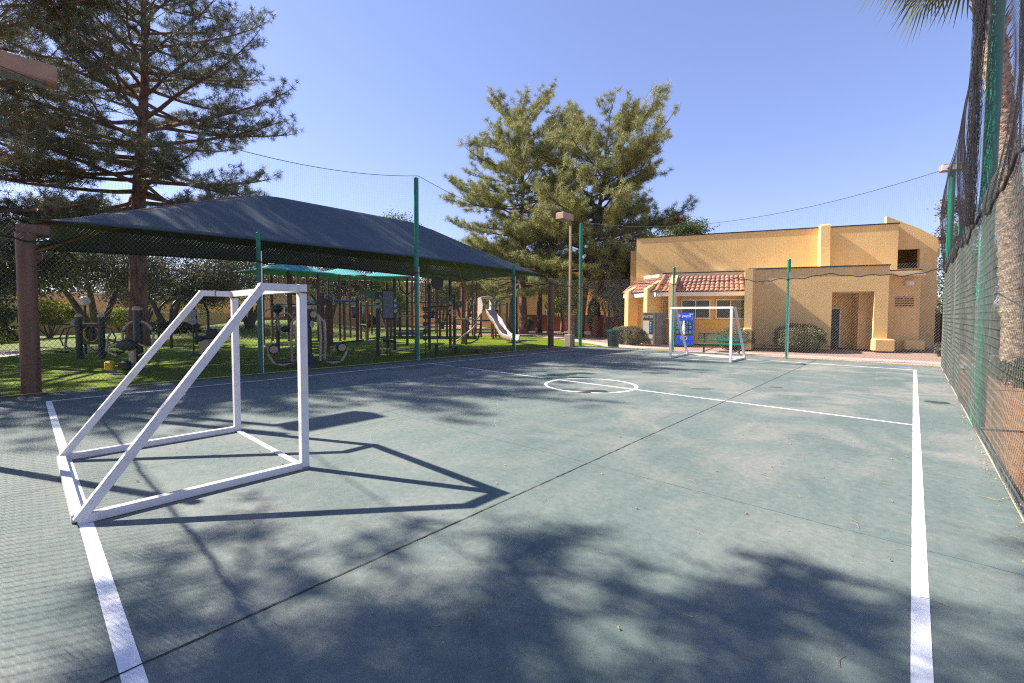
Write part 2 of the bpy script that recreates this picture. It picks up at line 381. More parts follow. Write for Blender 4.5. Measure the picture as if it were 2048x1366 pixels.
# gently mounded natural lawn behind the turf
def lawn():
    nx, ny = 40, 60; V = []
    for j in range(ny + 1):
        for i in range(nx + 1):
            x = -30.5 - 27 * i / nx; y = -6 + 42 * j / ny
            edge = min(1, i / 5) * min(1, (nx - i) / 5) * min(1, j / 6) * min(1, (ny - j) / 6)
            h = 1.15 * math.exp(-((x + 44) ** 2) / 60 - ((y - 16) ** 2) / 50) + .25 * math.exp(-((x + 38) ** 2) / 40 - ((y - 6) ** 2) / 30)
            V.append((x, y, -.055 + .03 * edge + h * edge))
    F = [(j * (nx + 1) + i, j * (nx + 1) + i + 1, (j + 1) * (nx + 1) + i + 1, (j + 1) * (nx + 1) + i) for j in range(ny) for i in range(nx)]
    o = link_mesh('lawn', V, F, 'lawn', None, True); tag(o, 'grassy mound behind the play equipment', kind='structure')
lawn()

# painted lines (one sheet each, 4 mm up)
def strip(mb, a, b, w, z, wob=0., n=1):
    a, b = Vector((*a, z)), Vector((*b, z)); dd = (b - a); L = dd.length; dd.normalize(); s = Vector((-dd.y, dd.x, 0)); pts = []
    k = len(mb.v)
    for i in range(n + 1):
        p = a + dd * (L * i / n); o = random.uniform(-wob, wob); ww = w * (1 + (random.uniform(-.3, .3) if wob > .002 else random.uniform(-.02, .02) if wob else 0))
        mb.v += [tuple(p + s * (o + ww / 2)), tuple(p + s * (o - ww / 2))]
    mb.f += [(k + 2 * i, k + 2 * i + 1, k + 2 * i + 3, k + 2 * i + 2) for i in range(n)]
lw = .072
mb = MB()
strip(mb, (XR, YN - 1.0), (XR, YF + lw / 2), .082, .002, .0008, 160)
strip(mb, (XL, YN - lw / 2), (XL, YF + lw / 2), lw, .002)
tag(mb.build('side_line', 'line'), 'white painted lines along both sides of the court', kind='structure')
mb = MB(); strip(mb, (XL + lw / 2, YN), (XR - .04, YN), .085, .002); strip(mb, (XL + lw / 2, YF), (XR - .04, YF), lw, .002)
tag(mb.build('end_line', 'line'), 'white painted lines across both ends of the court', kind='structure')
mb = MB(); strip(mb, (XL + lw / 2, 9.55), (XR - .04, 9.40), .06, .002)
tag(mb.build('centre_line', 'line'), 'white line across the middle of the court', kind='structure')
mb = MB(); cc = (-5.82, 9.30); r1, r2 = 1.13, 1.05; n = 96
for i in range(n):
    a = 2 * math.pi * i / n; mb.v += [(cc[0] + r * math.cos(a), cc[1] + r * math.sin(a), .003) for r in (r1, r2)]
mb.f = [(2 * i, 2 * ((i + 1) % n), 2 * ((i + 1) % n) + 1, 2 * i + 1) for i in range(n)]
tag(mb.build('centre_circle', 'line'), 'white painted circle at the middle of the court', kind='structure')
mb = MB()
strip(mb, (-2.75, -1), (-2.75, 20.6), .010, .0047, .0022, 420)
tag(mb.build('expansion_joint', 'joint'), 'dark expansion joint running up the court', kind='structure')
mb = MB()
strip(mb, (-6.25, -1), (-6.25, 20.6), .005, .0045, .0025, 300); strip(mb, (-9.75, -1), (-9.75, 20.6), .005, .0045, .0025, 300)
strip(mb, (-13.5, 4.2), (.78, 4.42), .004, .0043, .0025, 300); strip(mb, (-13.5, 9.9), (.78, 9.85), .004, .0043, .0025, 300); strip(mb, (-13.5, 15.2), (.78, 15.2), .005, .0043, .0025, 300)
tag(mb.build('control_joint', 'crack'), 'hairline joints in the court slab', kind='structure')
# pale tyre and shoe scuffs
mb = MB(); rs_ = random.Random(31)
def scuff(x, y, rad, a0, a1, w):
    n = 26; k = len(mb.v)
    for i in range(n + 1):
        a = R(a0 + (a1 - a0) * i / n); f = abs(math.sin(math.pi * i / n)) ** .5 * w * rs_.uniform(.6, 1.2) + .001
        for q in (-1, 1): mb.v.append((x + (rad + q * f) * math.cos(a), y + (rad + q * f) * math.sin(a), .0015))
    mb.f += [(k + 2 * i, k + 2 * i + 1, k + 2 * i + 3, k + 2 * i + 2) for i in range(n)]
for k_ in range(34):
    x, y = -6.2 + rs_.gauss(0, .7), 5.3 + rs_.gauss(0, .9); scuff(x + 1.2, y, rs_.uniform(.8, 1.8), 140 + rs_.uniform(-30, 30), 200 + rs_.uniform(-10, 50), .004)
for k_ in range(26):
    x, y = rs_.uniform(-11, .5), rs_.uniform(1, 18); scuff(x, y, rs_.uniform(.5, 4), rs_.uniform(0, 360), rs_.uniform(0, 40), .003) if False else scuff(x, y, rs_.uniform(.3, .8), (a_ := rs_.uniform(0, 360)), a_ + rs_.uniform(8, 30), .002)
tag(mb.build('scuff_marks', 'scuff'), 'pale curved tyre and shoe scuffs on the court', kind='structure')
# damp stains
def puddle(x, y, rx, ry, rot, sd):
    random.seed(sd); n = 40; ph = [random.uniform(0, 6.28) for _ in range(4)]; V = []
    for i in range(n):
        a = 2 * math.pi * i / n; k = 1 + .16 * math.sin(2 * a + ph[0]) + .12 * math.sin(3 * a + ph[1]) + .07 * math.sin(5 * a + ph[2]) + .04 * math.sin(9 * a + ph[3])
        u, v = rx * k * math.cos(a), ry * k * math.sin(a)
        V.append((x + u * math.cos(rot) - v * math.sin(rot), y + u * math.sin(rot) + v * math.cos(rot), .0035 if sd % 2 else .0039))
    o = link_mesh('puddle', V, [tuple(range(n))], 'wet'); tag(o, 'dark damp patch drying on the court', kind='structure')
for k, p in enumerate([(-10.35, 10.0, .95, .22, .5), (-8.38, 10.42, .27, .14, .6), (-7.45, 10.3, .42, .28, .5), (-7.2, 10.95, .38, .22, .7), (-6.75, 10.2, .25, .12, .4), (-5.23, 8.62, .33, .16, .7), (-5.35, 8.30, .2, .05, .7),
                       (-5.64, 12.57, .36, .2, .7), (-3.59, 10.62, .22, .06, .7), (.39, 12.2, .17, .16, .7), (-7.2, 9.5, .16, .05, .7), (-7.75, 9.9, .2, .07, .6), (-2.4, 12.1, .14, .05, .7)]):
    puddle(*p, k)

# ------------------------------------------------------------------ fences
def chain_link(name, p0, ax, L, z0, z1, parent, pw=.085, ph=.105, r=.0030, wav=.008):
    """diamond wire mesh of real thin wires; p0 xy start, ax unit xy direction"""
    nc = int(L / pw); nr = int((z1 - z0) / (ph / 2)); A, B = [], []
    i, j = np.meshgrid(np.arange(nc), np.arange(nr), indexing='ij')
    # wire i zigzags sideways: even rows at +pw/2, odd rows at 0; hooks neighbour wire
    u0_ = i * pw + (j % 2) * pw / 2; u1_ = i * pw + ((j + 1) % 2) * pw / 2
    u2_ = i * pw + pw - ((j) % 2) * pw / 2; u3_ = i * pw + pw - ((j + 1) % 2) * pw / 2
    za = z0 + j * ph / 2; zb = za + ph / 2
    nx, ny = -ax[1], ax[0]
    def P(u, z, off):
        o = off + wav * np.sin(u * 2.1 + z * 1.3)
        return np.stack([p0[0] + ax[0] * u + nx * o, p0[1] + ax[1] * u + ny * o, z], -1).reshape(-1, 3)
    A = np.concatenate([P(u0_, za, r), P(u2_, za, -r)]); B = np.concatenate([P(u1_, zb, -r), P(u3_, zb, r)])
    V, F = segs_prism(A, B, r); return np_mesh(name, V, F, 'wire', parent, True)

def fence(label, p0, p1, posts, z1=3.55, tall=(), spare=None, wr=.0030):
    a, b = Vector((*p0, 0)), Vector((*p1, 0)); L = (b - a).length; ax = (b - a).normalized()
    t = thing('chain_link_fence', label, 'fence', a)
    chain_link('wire_mesh', (0, 0), (ax.x, ax.y), L, .03, z1, t, r=wr)
    n = Vector((-ax.y, ax.x, 0)) * (1 if spare is None else spare)
    for s in posts:
        p = ax * s - n * .075; tl = s in tall
        h = 6.62 if tl else 3.92
        m = MB().tube([p, p + Vector((0, 0, h))], .085 if tl else .06, 14).lathe(p + Vector((0, 0, h)), [(.088 if tl else .063, 0), (.088 if tl else .063, .02), (.04, .05)], 14)
        for zz in (.45, 1.25, 2.05, 2.85): m.lathe(p + Vector((0, 0, zz)), [(.09 if tl else .066, -.02), (.09 if tl else .066, .02)], 14)
        po = m.build('post', 'green', t, True)
        q = p + n * .058 + ax * .05
        MB().tube([q + Vector((0, 0, .02)), q + Vector((0, 0, 3.45))], .022, 10).build('pipe', 'galv', po, True)
    MB().tube([ax * 0 + Vector((0, 0, .05)), ax * L + Vector((0, 0, .05))], .008, 6).build('tension_wire', 'cream', t)
    return t
fence('long green chain link fence between the court and the turf', (FL, FN), (FL, FF), [.04, 5.31, 10.59, 15.9, 21.36], tall=(.04, 10.59, 21.36), spare=-1)
fence('green chain link fence at the far end behind the small goal', (FL, FF), (FR, FF), [5.05, 9.7], spare=-1, wr=.0025)
fence('green chain link fence close along the right side of the court', (FR, FF), (FR, FN), [.03, 5.28, 10.53, 15.78, 21.3], tall=(.03, 10.53, 21.3), spare=-1, wr=.0017)
fence('green chain link fence behind the near goal, left of the photographer', (FL, FN), (FR, FN), [4.55, 9.8], spare=1)

# netting above the fences
def netting(label, p0, p1, tops, zb=3.2, pitch=.056, r=.0008, bulge=.1, seed=0, fr_=.018, fw_=1.):
    """tops: list of (s, z) support points; the head rope sags between them"""
    a = np.array([*p0, 0.]); b = np.array([*p1, 0.]); L = np.linalg.norm(b - a); ax = (b - a) / L; n = np.array([-ax[1], ax[0], 0])
    rs = random.Random(seed)
    def head(s):
        for (s0, h0), (s1, h1) in zip(tops, tops[1:]):
            if s0 <= s <= s1 + 1e-6:
                f = (s - s0) / (s1 - s0); return h0 + (h1 - h0) * f - 4 * f * (1 - f) * (s1 - s0) * .062
        return tops[-1][1]
    def foot(s): return zb + fw_ * (.06 * math.sin(s * 1.7 + seed) + .04 * math.sin(s * 4.1 + 1) + .02 * math.sin(s * 11.))
    t = thing('sports_net', label, 'net', tuple(a))
    ns = int(L / pitch); nv = 9; S = np.linspace(0, L, ns + 1); G = np.zeros((ns + 1, nv + 1, 3))
    for i, s in enumerate(S):
        h, f0 = head(s), foot(s)
        for k in range(nv + 1):
            v = k / nv; o = bulge * math.sin(math.pi * v) * math.sin(s * .9 + seed) + .02 * math.sin(s * 9) * (1 - v)
            G[i, k] = ax * s + n * (o + .02); G[i, k, 2] = f0 + (h - f0) * v
    A = [G[:, :-1].reshape(-1, 3)]; B = [G[:, 1:].reshape(-1, 3)]
    nh = int(3.0 / pitch); st = 5
    for q in range(nh + 1):
        v = q / nh * nv; k = min(int(v), nv - 1); fr = v - k
        row = G[::st, k] * (1 - fr) + G[::st, k + 1] * fr
        A.append(row[:-1]); B.append(row[1:])
    V, F = segs_prism(np.concatenate(A), np.concatenate(B), r); np_mesh('netting', V, F, 'net', t)
    MB().tube([tuple(ax * s + np.array([0, 0, head(s)])) for s in np.linspace(0, L, 90)], .009, 6).build('head_cable', 'cable', t)
    MB().tube([tuple(ax * s + n * .05 + np.array([0, 0, foot(s)])) for s in np.linspace(0, L, 260)], fr_, 6).build('foot_rope', 'rope', t)
    return t
netting('black netting above the fence beside the shade canopy', (FL + .06, FN), (FL + .06, FF), [(0, 6.7), (10.59, 6.7), (21.4, 6.7)], seed=1)
netting('black netting above the far fence in front of the clubhouse', (FL + .1, FF - .05), (FR - .06, FF - .05), [(0, 6.7), (14.0, 6.55)], seed=2)
netting('black netting hanging steeply above the right fence', (FR - .07, FF - .1), (FR - .07, FN + .2), [(0, 6.55), (10.5, 6.6), (21.2, 6.6)], bulge=.16, seed=3, pitch=.040, r=.0015)
def gather():
    t = thing('net_bundle', 'gathered dark folds of netting hanging by the tall right post', 'net', (FR - .12, 9.75, 0)); A, Bq = [], []; rs = random.Random(9)
    for q in range(150):
        y = rs.gauss(.25, .17); x = rs.uniform(-.05, .05); pv = None
        for k in range(15):
            z = 3.15 + 3.45 * k / 14; sp = .45 + .75 * (1 - k / 14); p_ = (x + .03 * math.sin(z * 3 + q), y * sp + .02 * math.sin(z * 5 + q * 2), z)
            if pv: A.append(pv); Bq.append(p_)
            pv = p_
    for z in np.arange(3.2, 6.6, .05):
        sp = .45 + .75 * (1 - (z - 3.15) / 3.45); pv = None
        for j in range(9):
            p_ = (.05 * math.sin(j * 2.6 + z), (-.12 + .75 * j / 8) * sp, z + .02 * math.sin(j * 2)); 
            if pv: A.append(pv); Bq.append(p_)
            pv = p_
    V, F = segs_prism(A, Bq, .0019); np_mesh('netting', V, F, 'net', t); MB().tube([(0, .2, 6.62), (0, .15, 6.5)], .03, 6).build('tie', 'rope', t)
gather()
netting('black netting above the near fence behind the big goal', (FL + .1, FN + .06), (FR - .1, FN + .06), [(0, 6.7), (13.9, 6.6)], seed=4, fr_=.017, fw_=.3)

# ------------------------------------------------------------------ goals
def goal(label, x0, x1, yf, yb, h=1.98, w=.08):
    t = thing('soccer_goal', label, 'goal', ((x0 + x1) / 2, yf, 0)); cx = (x0 + x1) / 2; s = 1 if yb > yf else -1
    X = ((x0 - cx), (x1 - cx)); dy = yb - yf; ya = s * .42
    for x in X:
        MB().box((x, 0, h / 2 - .02), (w, w, h - .04)).build('post', 'white', t)
    MB().box((0, -s * .0015, h + .02), (X[1] - X[0] + w + .004, w + .004, w)).build('crossbar', 'white', t)
    for x in X:
        MB().beam((x, s * (w / 2 + .002), h + .017), (x, ya, h + .017), w - .006, w - .004).build('top_arm', 'white', t)
        MB().beam((x, ya - s * .03, h + .028), (x, dy - s * .0, .03), w * .95, w * .9).build('stay', 'white', t)
        MB().beam((x, s * (w / 2 + .002), .04), (x, dy, .04), w - .01, .072).build('side_rail', 'white', t)
    MB().beam((X[0] + w / 2, dy, .04), (X[1] - w / 2, dy, .04), .07, .066).build('back_rail', 'white', t)
    MB().beam((X[0] + w / 2, 0, .012), (X[1] - w / 2, 0, .012), .06, .014).build('ground_bar', 'white', t)
    return t
goal('large white square tube goal frame standing nearest the camera', -7.28, -4.99, 2.07, .26)
g_ = thing  # weathering on the near goal
near = [o for o in bpy.data.objects if o.name == 'soccer_goal'][0]
M['rust'] = mat('rust_stain', (.34, .13, .03), .8, c2=(.20, .08, .03), scale=30); M['grime'] = mat('ground_grime', (.20, .15, .12), .9, c2=(.34, .28, .24), scale=20)
MB().box((-1.145, -.245, 2.0), (.079, .012, .082)).build('rust_stain', 'rust', near)
for x_ in (-1.145, 1.145): MB().box((x_, 0, .012), (.083, .083, .024)).build('foot_grime', 'grime', near)
for x_ in (-1.145, 1.145):
    MB().box((x_, -.9, .003), (.074, 1.7, .006)).build('rail_grime', 'rust', near)
for x_, y_, z_ in ((-1.145, -.05, 1.99), (1.145, -.05, 1.99), (-1.145, -.42, 1.99), (1.145, -.42, 1.99), (1.145, -.045, .04), (-1.145, -.045, .04)):
    MB().box((x_, y_, z_), (.085, .012, .086), 0, .004).build('weld_bead', 'white', near)
goal('small looking white goal frame at the far end before the vending machines', -7.17, -4.92, 17.36, 19.2)

# ------------------------------------------------------------------ light poles
def light_pole(label, x, y, dy, h=6.75):
    t = thing('light_pole', label, 'light pole', (x, y, 0), 0, 'shoebox light poles at the court corners')
    MB().box((0, 0, .33), (.42, .42, .66), 0, .03).build('footing', 'concrete', t)
    MB().box((0, 0, .66 + (h - .66) / 2 - .2), (.115, .115, h - .7), 0, .01).build('pole', 'taupe', t)
    m = MB(); y0, y1 = (-.08, dy); c = (y0 + y1) / 2; L = abs(y1 - y0)
    zz = h + .05
    m.box((0, c, zz), (.52, L, .36), 0, .03); hd = m.build('lamp_head', 'taupe', t)
    MB().box((0, c + .08 * (1 if dy > 0 else -1), zz - .185), (.40, L * .6, .02)).build('lens', 'greypanel', hd)
    return t
light_pole('taupe shoebox light pole cut off at the left edge of the picture', -13.98, -.62, 1.28)
light_pole('taupe shoebox light pole on a concrete footing beside the far turf corner', -13.76, 19.85, -1.0, 6.8)
t = thing('floodlight', 'small floodlight box facing the court on the far right corner post', 'floodlight', (FR + .1, FF + .15, 6.45), R(0))
h_ = MB(); h_.box((-.02, -.16, .12), (.62, .30, .22), .3, .02); hh = h_.build('lamp_housing', 'taupe', t)
MB().box((-.05, -.33, .10), (.5, .03, .16), .3).build('lens', 'lightbox', hh); MB().tube([(0, 0, -.3), (0, 0, .05)], .03, 8).build('bracket', 'taupe', t)

# ------------------------------------------------------------------ shade canopy over the turf
def canopy():
    t = thing('shade_canopy', 'large dark blue green hip shade canopy on brown columns', 'shade canopy', (-17.05, 9.1, 0))
    hw, hl = 3.35, 9.05; ez = 3.68; rz_ = 5.85; ra, rb = -3.9, 3.9
    def top(u, v):   # u -1..1 across x, v -1..1 along y : hip roof with sagging faces and curved-in edges
        ix = 1 - .07 * (1 - v * v); iy = 1 - .06 * (1 - u * u)
        x = u * hw * ix; y = v * hl * iy
        fx = 1 - abs(u); fy = (1 - abs(v)) * hl / (hl - 3.9); f = min(fx, fy)
        sag = -.26 * f * (1 - f) - .0
        edge = .26 * (1 - v * v) * (1 - fx) + .1 * (1 - u * u) * (1 - min(1, fy))
        k = 12. ; soft = -math.log(math.exp(-k * fx) + math.exp(-k * min(fy, 1.2))) / k
        return (x, y, ez + edge * .75 + (rz_ - ez) * max(0, soft * 1.03) + sag)
    nu, nv = 40, 90; V = [top(-1 + 2 * i / nu, -1 + 2 * j / nv) for j in range(nv + 1) for i in range(nu + 1)]
    F = [(j * (nu + 1) + i, j * (nu + 1) + i + 1, (j + 1) * (nu + 1) + i + 1, (j + 1) * (nu + 1) + i) for j in range(nv) for i in range(nu)]
    o = link_mesh('fabric_roof', V, F, 'canvas', t, True)
    md = o.modifiers.new('thick', 'SOLIDIFY'); md.thickness = .012; md.offset = -1
    for sx in (-1, 1):
        for sy in (-1, 1):
            x, y = sx * hw, sy * (hl - .05)
            c = MB(); c.tube([(x, y, .0), (x, y, 3.36)],   .15, 20); co = c.build('column', 'brown', t, True)
            MB().lathe((x, y, 0), [(.24, 0), (.24, .03), (.17, .035)], 16).build('base_plate', 'brown', co)
            MB().box((x - sx * .02, y - sy * .12, 3.46), (.14, .5, .2), 0, .02).build('corner_bracket', 'brown', co)
            MB().tube([(x, y, 3.48), (x * .55, y * .82, 4.25), (x * .02, sy * 3.9, 5.68)], .055, 8).build('hip_beam', 'brown', t, True)
    MB().tube([(0, -3.9, 5.70), (0, 3.9, 5.70)], .055, 8).build('ridge_beam', 'brown', t, True)
    for sx in (-1, 1):
        MB().tube([(sx * hw * (1 - .07 * (1 - v * v)), v * hl, ez - .02 + .75 * .26 * (1 - v * v)) for v in np.linspace(-1, 1, 30)], .012, 6).build('edge_cable', 'cable', t)
    return t
canopy()
def small_canopy(label, x, y, wx, wy, z0, z1, rz):
    t = thing('shade_sail', label, 'shade sail', (x, y, 0), rz, 'teal shade sails over the play area')
    V = []; n = 12
    for j in range(n + 1):
        for i in range(n + 1):
            u, v = -1 + 2 * i / n, -1 + 2 * j / n; f = min(1 - abs(u), 1 - abs(v)); e = 1 - .08 * (1 - v * v); e2 = 1 - .08 * (1 - u * u)
            V.append((u * wx * e, v * wy * e2, z0 + (z1 - z0) * f - .3 * f * (1 - f) + .05))
    F = [(j * (n + 1) + i, j * (n + 1) + i + 1, (j + 1) * (n + 1) + i + 1, (j + 1) * (n + 1) + i) for j in range(n) for i in range(n)]
    o = link_mesh('fabric', V, F, 'tealcloth', t, True); md = o.modifiers.new('thick', 'SOLIDIFY'); md.thickness = .012
    for sx in (-1, 1):
        for sy in (-1, 1): MB().tube([(sx * wx, sy * wy, 0), (sx * wx, sy * wy, z0 + .05)], .07, 10).build('post', 'woodpost', t)
    MB().lathe((0, 0, z1 - .02), [(.12, 0), (.1, .06), (.02, .1)], 10).build('peak_cap', 'tealcloth', t)
    return t
small_canopy('teal shade sail just behind the big dark canopy, over tall posts', -28.6, 11.0, 2.0, 2.3, 4.15, 5.0, R(5))
small_canopy('pale teal pointed shade sail left of the tall net post', -32.5, 16.8, 2.4, 2.6, 4.45, 5.3, R(42))
small_canopy('second pale teal shade sail overlapping the first behind the play posts', -29.6, 18.9, 2.2, 2.4, 4.35, 5.1, R(42))
small_canopy('thin arched teal shade sail above the climbing equipment near the slide', -29.0, 24.6, 1.8, 1.8, 4.7, 5.25, R(42))

# ------------------------------------------------------------------ exercise equipment on the turf
def post(parent, x, y, h, r=.06, m='pole_black', name='post', cap='cream'):
    p = MB().tube([(x, y, 0), (x, y, h)], r, 12).build(name, m, parent, True)
    MB().lathe((x, y, 0), [(r * 1.9, .0), (r * 1.9, .015), (r * 1.05, .02)], 12).build('base_collar', m, p)
    if cap: MB().lathe((x, y, h), [(r * 1.06, -.06), (r * 1.12, 0), (r * .8, .05), (.01, .07)], 12).build('cap', cap, p, True)
    return p
def discs(parent, x, y, zs, ax, r=.09):
    for z in zs: MB().disc((x, y, z), r, .02, ax).build('instruction_disc', 'disc', parent)
VD = Vector((.86, -.5, 0)).normalized()     # roughly towards the court

t = thing('air_walker', 'twin post leg swing machine near the left canopy column', 'exercise machine', (-22.7, 1.7, 0), R(42))
for x, arm in ((-.42, -1), (.42, 1)):
    post(t, x, 0, 1.62, .105)
    MB().tube([(x + .1 * arm, -.05, 1.22), (x + .45 * arm, -.1, 1.12), (x + .62 * arm, -.1, .8), (x + .5 * arm, -.1, .5)], .022, 8).build('handle', 'pole_black', t, True)
    MB().tube([(x - .18, -.14, 1.22), (x - .27, -.2, .9), (x - .3, -.2, .5), (x - .1, -.18, .32), (x + .2, -.14, .45)], .02, 8).build('curved_bar', 'pole_black', t, True)
    lx = x - .36 if arm < 0 else x + .34
    MB().tube([(lx + .05, 0, 1.05), (lx - .02, -.1, .8), (lx - .08, -.12, .3)], .035, 8).build('swing_arm', 'cream', t, True)
    MB().box((lx - .2 * (1 if arm < 0 else -1), -.12, .27), (.42, .22, .06), 0, .02).build('foot_plate', 'pad_black', t)
MB().tube([(-1.55, 0, 1.28), (-.35, 0, 1.3)], .03, 8).build('hand_bar', 'pole_black', t, True)
MB().tube([(-.38, 0, 1.2), (.42, 0, 1.2)], .03, 8).build('cross_bar', 'pole_black', t, True)
discs(t, -.5, -.11, [1.35], VD, .1)

t = thing('wheel_panel', 'black activity panel with a yellow wheel behind the leg swing', 'activity panel', (-25.4, 2.0, 0), R(42))
MB().box((0, 0, .82), (.95, .06, .85), 0, .02).build('panel', 'pole_black', t)
MB().box((0, -.01, 1.28), (1.05, .08, .06)).build('top_rail', 'cream', t)
m = MB(); k = 28
for i in range(k):
    a0, a1 = 2 * math.pi * i / k, 2 * math.pi * (i + .98) / k
    m.beam((.32 * math.cos(a0), -.055, .85 + .32 * math.sin(a0)), (.32 * math.cos(a1), -.055, .85 + .32 * math.sin(a1)), .12, .04)
m.build('wheel', 'yellow', t)
MB().beam((-.3, -.085, .85), (.3, -.085, .85), .05, .03).beam((0, -.09, .52), (0, -.09, 1.18), .05, .03).build('wheel_spoke', 'pole_black', t)
for x in (-.4, .4): post(t, x, .05, .45, .05, cap=None)
MB().box((0, .15, .2), (.6, .3, .12), 0, .03).build('base_block', 'cream', t)

t = thing('globe_lamp', 'small white globe lamp on a dark post among the shrubs', 'garden lamp', (-30.9, 2.15, 0))
MB().tube([(0, 0, 0), (0, 0, 2.1)], .05, 10).build('post', 'pole_black', t, True)
MB().sphere((0, 0, 2.32), .23, 16).build('globe', 'lightbox', t, True)

t = thing('leg_press', 'chest press machine with cream arch arms and oval black seat', 'exercise machine', (-17.0, 2.3, 0), R(45))
post(t, 0, 0, 1.86, .115)
MB().tube(arc((0, 0, 1.05), .44, 25, 155, 12) , .035, 8).build('arch', 'cream', t, True)
for s in (-1, 1):
    MB().tube([(s * .44, 0, 1.16), (s * .42, -.02, .7), (s * .40, -.05, .55)], .035, 8).build('arm', 'cream', t, True)
    MB().tube([(s * .40, -.05, .58), (s * .40, -.25, .52)], .03, 8).build('grip', 'pad_black', t, True)
    MB().tube([(s * .25, -.35, .85), (s * .5, -.4, .75), (s * .52, -.4, .6), (s * .3, -.4, .5)], .025, 8).build('side_handle', 'cream', t, True)
MB().sphere((0, -.42, .80), .30, 18, (1, .3, .55)).build('seat_pad', 'pad_black', t, True)
MB().box((.05, -.3, .5), (.15, .12, .5), 0, .02).build('seat_stem', 'cream', t)
MB().tube([(0, -.1, .3), (0, -.7, .22)], .05, 8).build('foot_beam', 'pole_black', t, True)
for s in (-1, 1): MB().box((s * .22, -.75, .25), (.2, .18, .26), R(10), .04).build('foot_pad', 'yellow' if s < 0 else 'pad_black', t)

def arch_frame(label, pa, pb, h):
    a, b = Vector((*pa, 0)), Vector((*pb, 0)); L = (b - a).length; rz = math.atan2(b.y - a.y, b.x - a.x)
    t = thing('climbing_arch', label, 'climbing arch', ((a + b) / 2), rz, 'dark climbing arches')
    rad = min(L / 2, .9)
    MB().tube([(-L / 2, 0, 0), (-L / 2, 0, h - rad)] + [(-L / 2 + rad + rad * math.cos(R(q)), 0, h - rad + rad * math.sin(R(q))) for q in range(165, 80, -15)] +
              [(L / 2 - rad + rad * math.cos(R(q)), 0, h - rad + rad * math.sin(R(q))) for q in range(90, -1, -15)] + [(L / 2, 0, 0)], .06, 10).build('arch_tube', 'pole_black', t, True)
    return t
arch_frame('farther of the two dark climbing arches left of the big goal', (-28.2, 4.62), (-29.1, 6.4), 2.45)
arch_frame('nearer dark climbing arch, showing left of the goal stay', (-26.8, 4.87), (-28.4, 6.8), 2.5)

t = thing('arm_bike', 'recumbent exercise bike with black seat, seen through the goal', 'exercise machine', (-21.6, 5.0, 0), R(38))
MB().box((.1, 0, .32), (.5, .3, .64), 0, .06).build('body', 'cream', t)
MB().box((-.12, 0, .68), (.34, .36, .26), 0, .05).build('seat', 'pad_black', t)
MB().box((.45, 0, .88), (.5, .36, .42), R(0), .06).build('backrest', 'pad_black', t)
MB().tube([(-.2, .1, .5), (-.55, .1, .75), (-.75, .1, 1.02)], .03, 8).build('front_handle', 'cream', t, True)
MB().tube([(.3, -.1, .5), (.6, -.1, .8), (.75, -.1, 1.1), (.62, -.1, 1.2)], .03, 8).build('rear_handle', 'cream', t, True)
MB().tube([(-.45, .0, 0), (-.45, 0, 1.75)], .028, 8).build('sign_pole', 'pole_black', t, True)
discs(t, -.45, -.05, [1.72, 1.42], VD, .17); MB().box((.1, 0, .03), (.9, .5, .05)).build('base_plate', 'pad_black', t)

t = thing('fitness_station', 'cream and black pull station framed inside the big goal', 'exercise machine', (-21.4, 7.8, 0), R(40))
post(t, 0, 0, 2.02, .075)
MB().sphere((0, 0, 1.95), .24, 12, (1, .8, .9)).build('hub', 'pole_black', t, True)
MB().tube([(-.15, 0, 2.0), (-.45, -.05, 1.9), (-.62, -.05, 1.75)], .035, 8).build('hub_arm', 'cream', t, True)
MB().tube([(.1, 0, 1.9), (.3, 0, 2.1), (.4, -.05, 1.95)], .035, 8).build('upper_arm', 'cream', t, True)
MB().tube([(.12, -.1, .95), (.06, -.1, 1.3)] + arc((.42, -.1, 1.4), .34, 165, 15, 9), .035, 8).build('curved_arm', 'cream', t, True)
MB().tube([(-.28, 0, 1.5), (-.3, 0, .35)], .03, 8).build('swing_rod', 'cream', t, True)
MB().box((-.33, -.02, .24), (.36, .3, .28), 0, .03).build('weight_box', 'cream', t)
MB().box((.42, -.05, 1.02), (.46, .3, .26), 0, .09).build('back_pad', 'pad_black', t)
discs(t, 0, -.1, [1.55, 1.32], VD, .1)
MB().tube([(.1, 0, .35), (.5, -.1, .3)], .04, 8).build('foot_bar', 'cream', t, True)

t = thing('double_leg_press', 'tall dark post machine with two black roller seats by the fence', 'exercise machine', (-14.35, 6.15, 0), R(70))
post(t, 0, 0, 1.93, .095)
MB().lathe((0, 0, 0), [(.30, 0), (.29, .06), (.2, .28), (.11, .42)], 8).build('base_skirt', 'pole_black', t)
MB().disc((.1, -.1, 1.38), .125, .025, VD).build('instruction_disc', 'disc', t)
for s in (-1, 1):
    for off in (-.09, .09):
        MB().tube([(s * .14, off, 1.72), (s * .30, off, 1.66), (s * (.40 + off * .8), off, 1.45), (s * (.43 + off * .8), off, .9), (s * (.40 + off * .8), off, .2)], .042, 10).build('lever_arm', 'cream', t, True)
    MB().lathe((s * .15, -.12, 1.70), [(.1, 0), (.1, .24)], 12, (0, 1, 0)).build('pivot', 'cream', t, True)
    MB().tube([(s * .42, -.1, .2), (s * .75, -.1, .12), (s * 1.0, -.1, .2), (s * 1.12, -.1, .42), (s * 1.12, -.05, .62)], .045, 10).build('seat_tube', 'cream', t, True)
    MB().box((s * .68, .02, .2), (.55, .34, .04), 0, .01).build('foot_plate', 'pad_black', t)
    MB().lathe((s * .98, -.26, .62), [(.13, 0), (.15, .03), (.15, .5), (.13, .53)], 14, (0, 1, 0)).build('roller_seat', 'pad_black', t, True)
    MB().lathe((s * .98, -.30, .62), [(.1, 0), (.12, .02), (.12, .05)], 14, (0, 1, 0)).build('roller_end', 'cream', t, True)

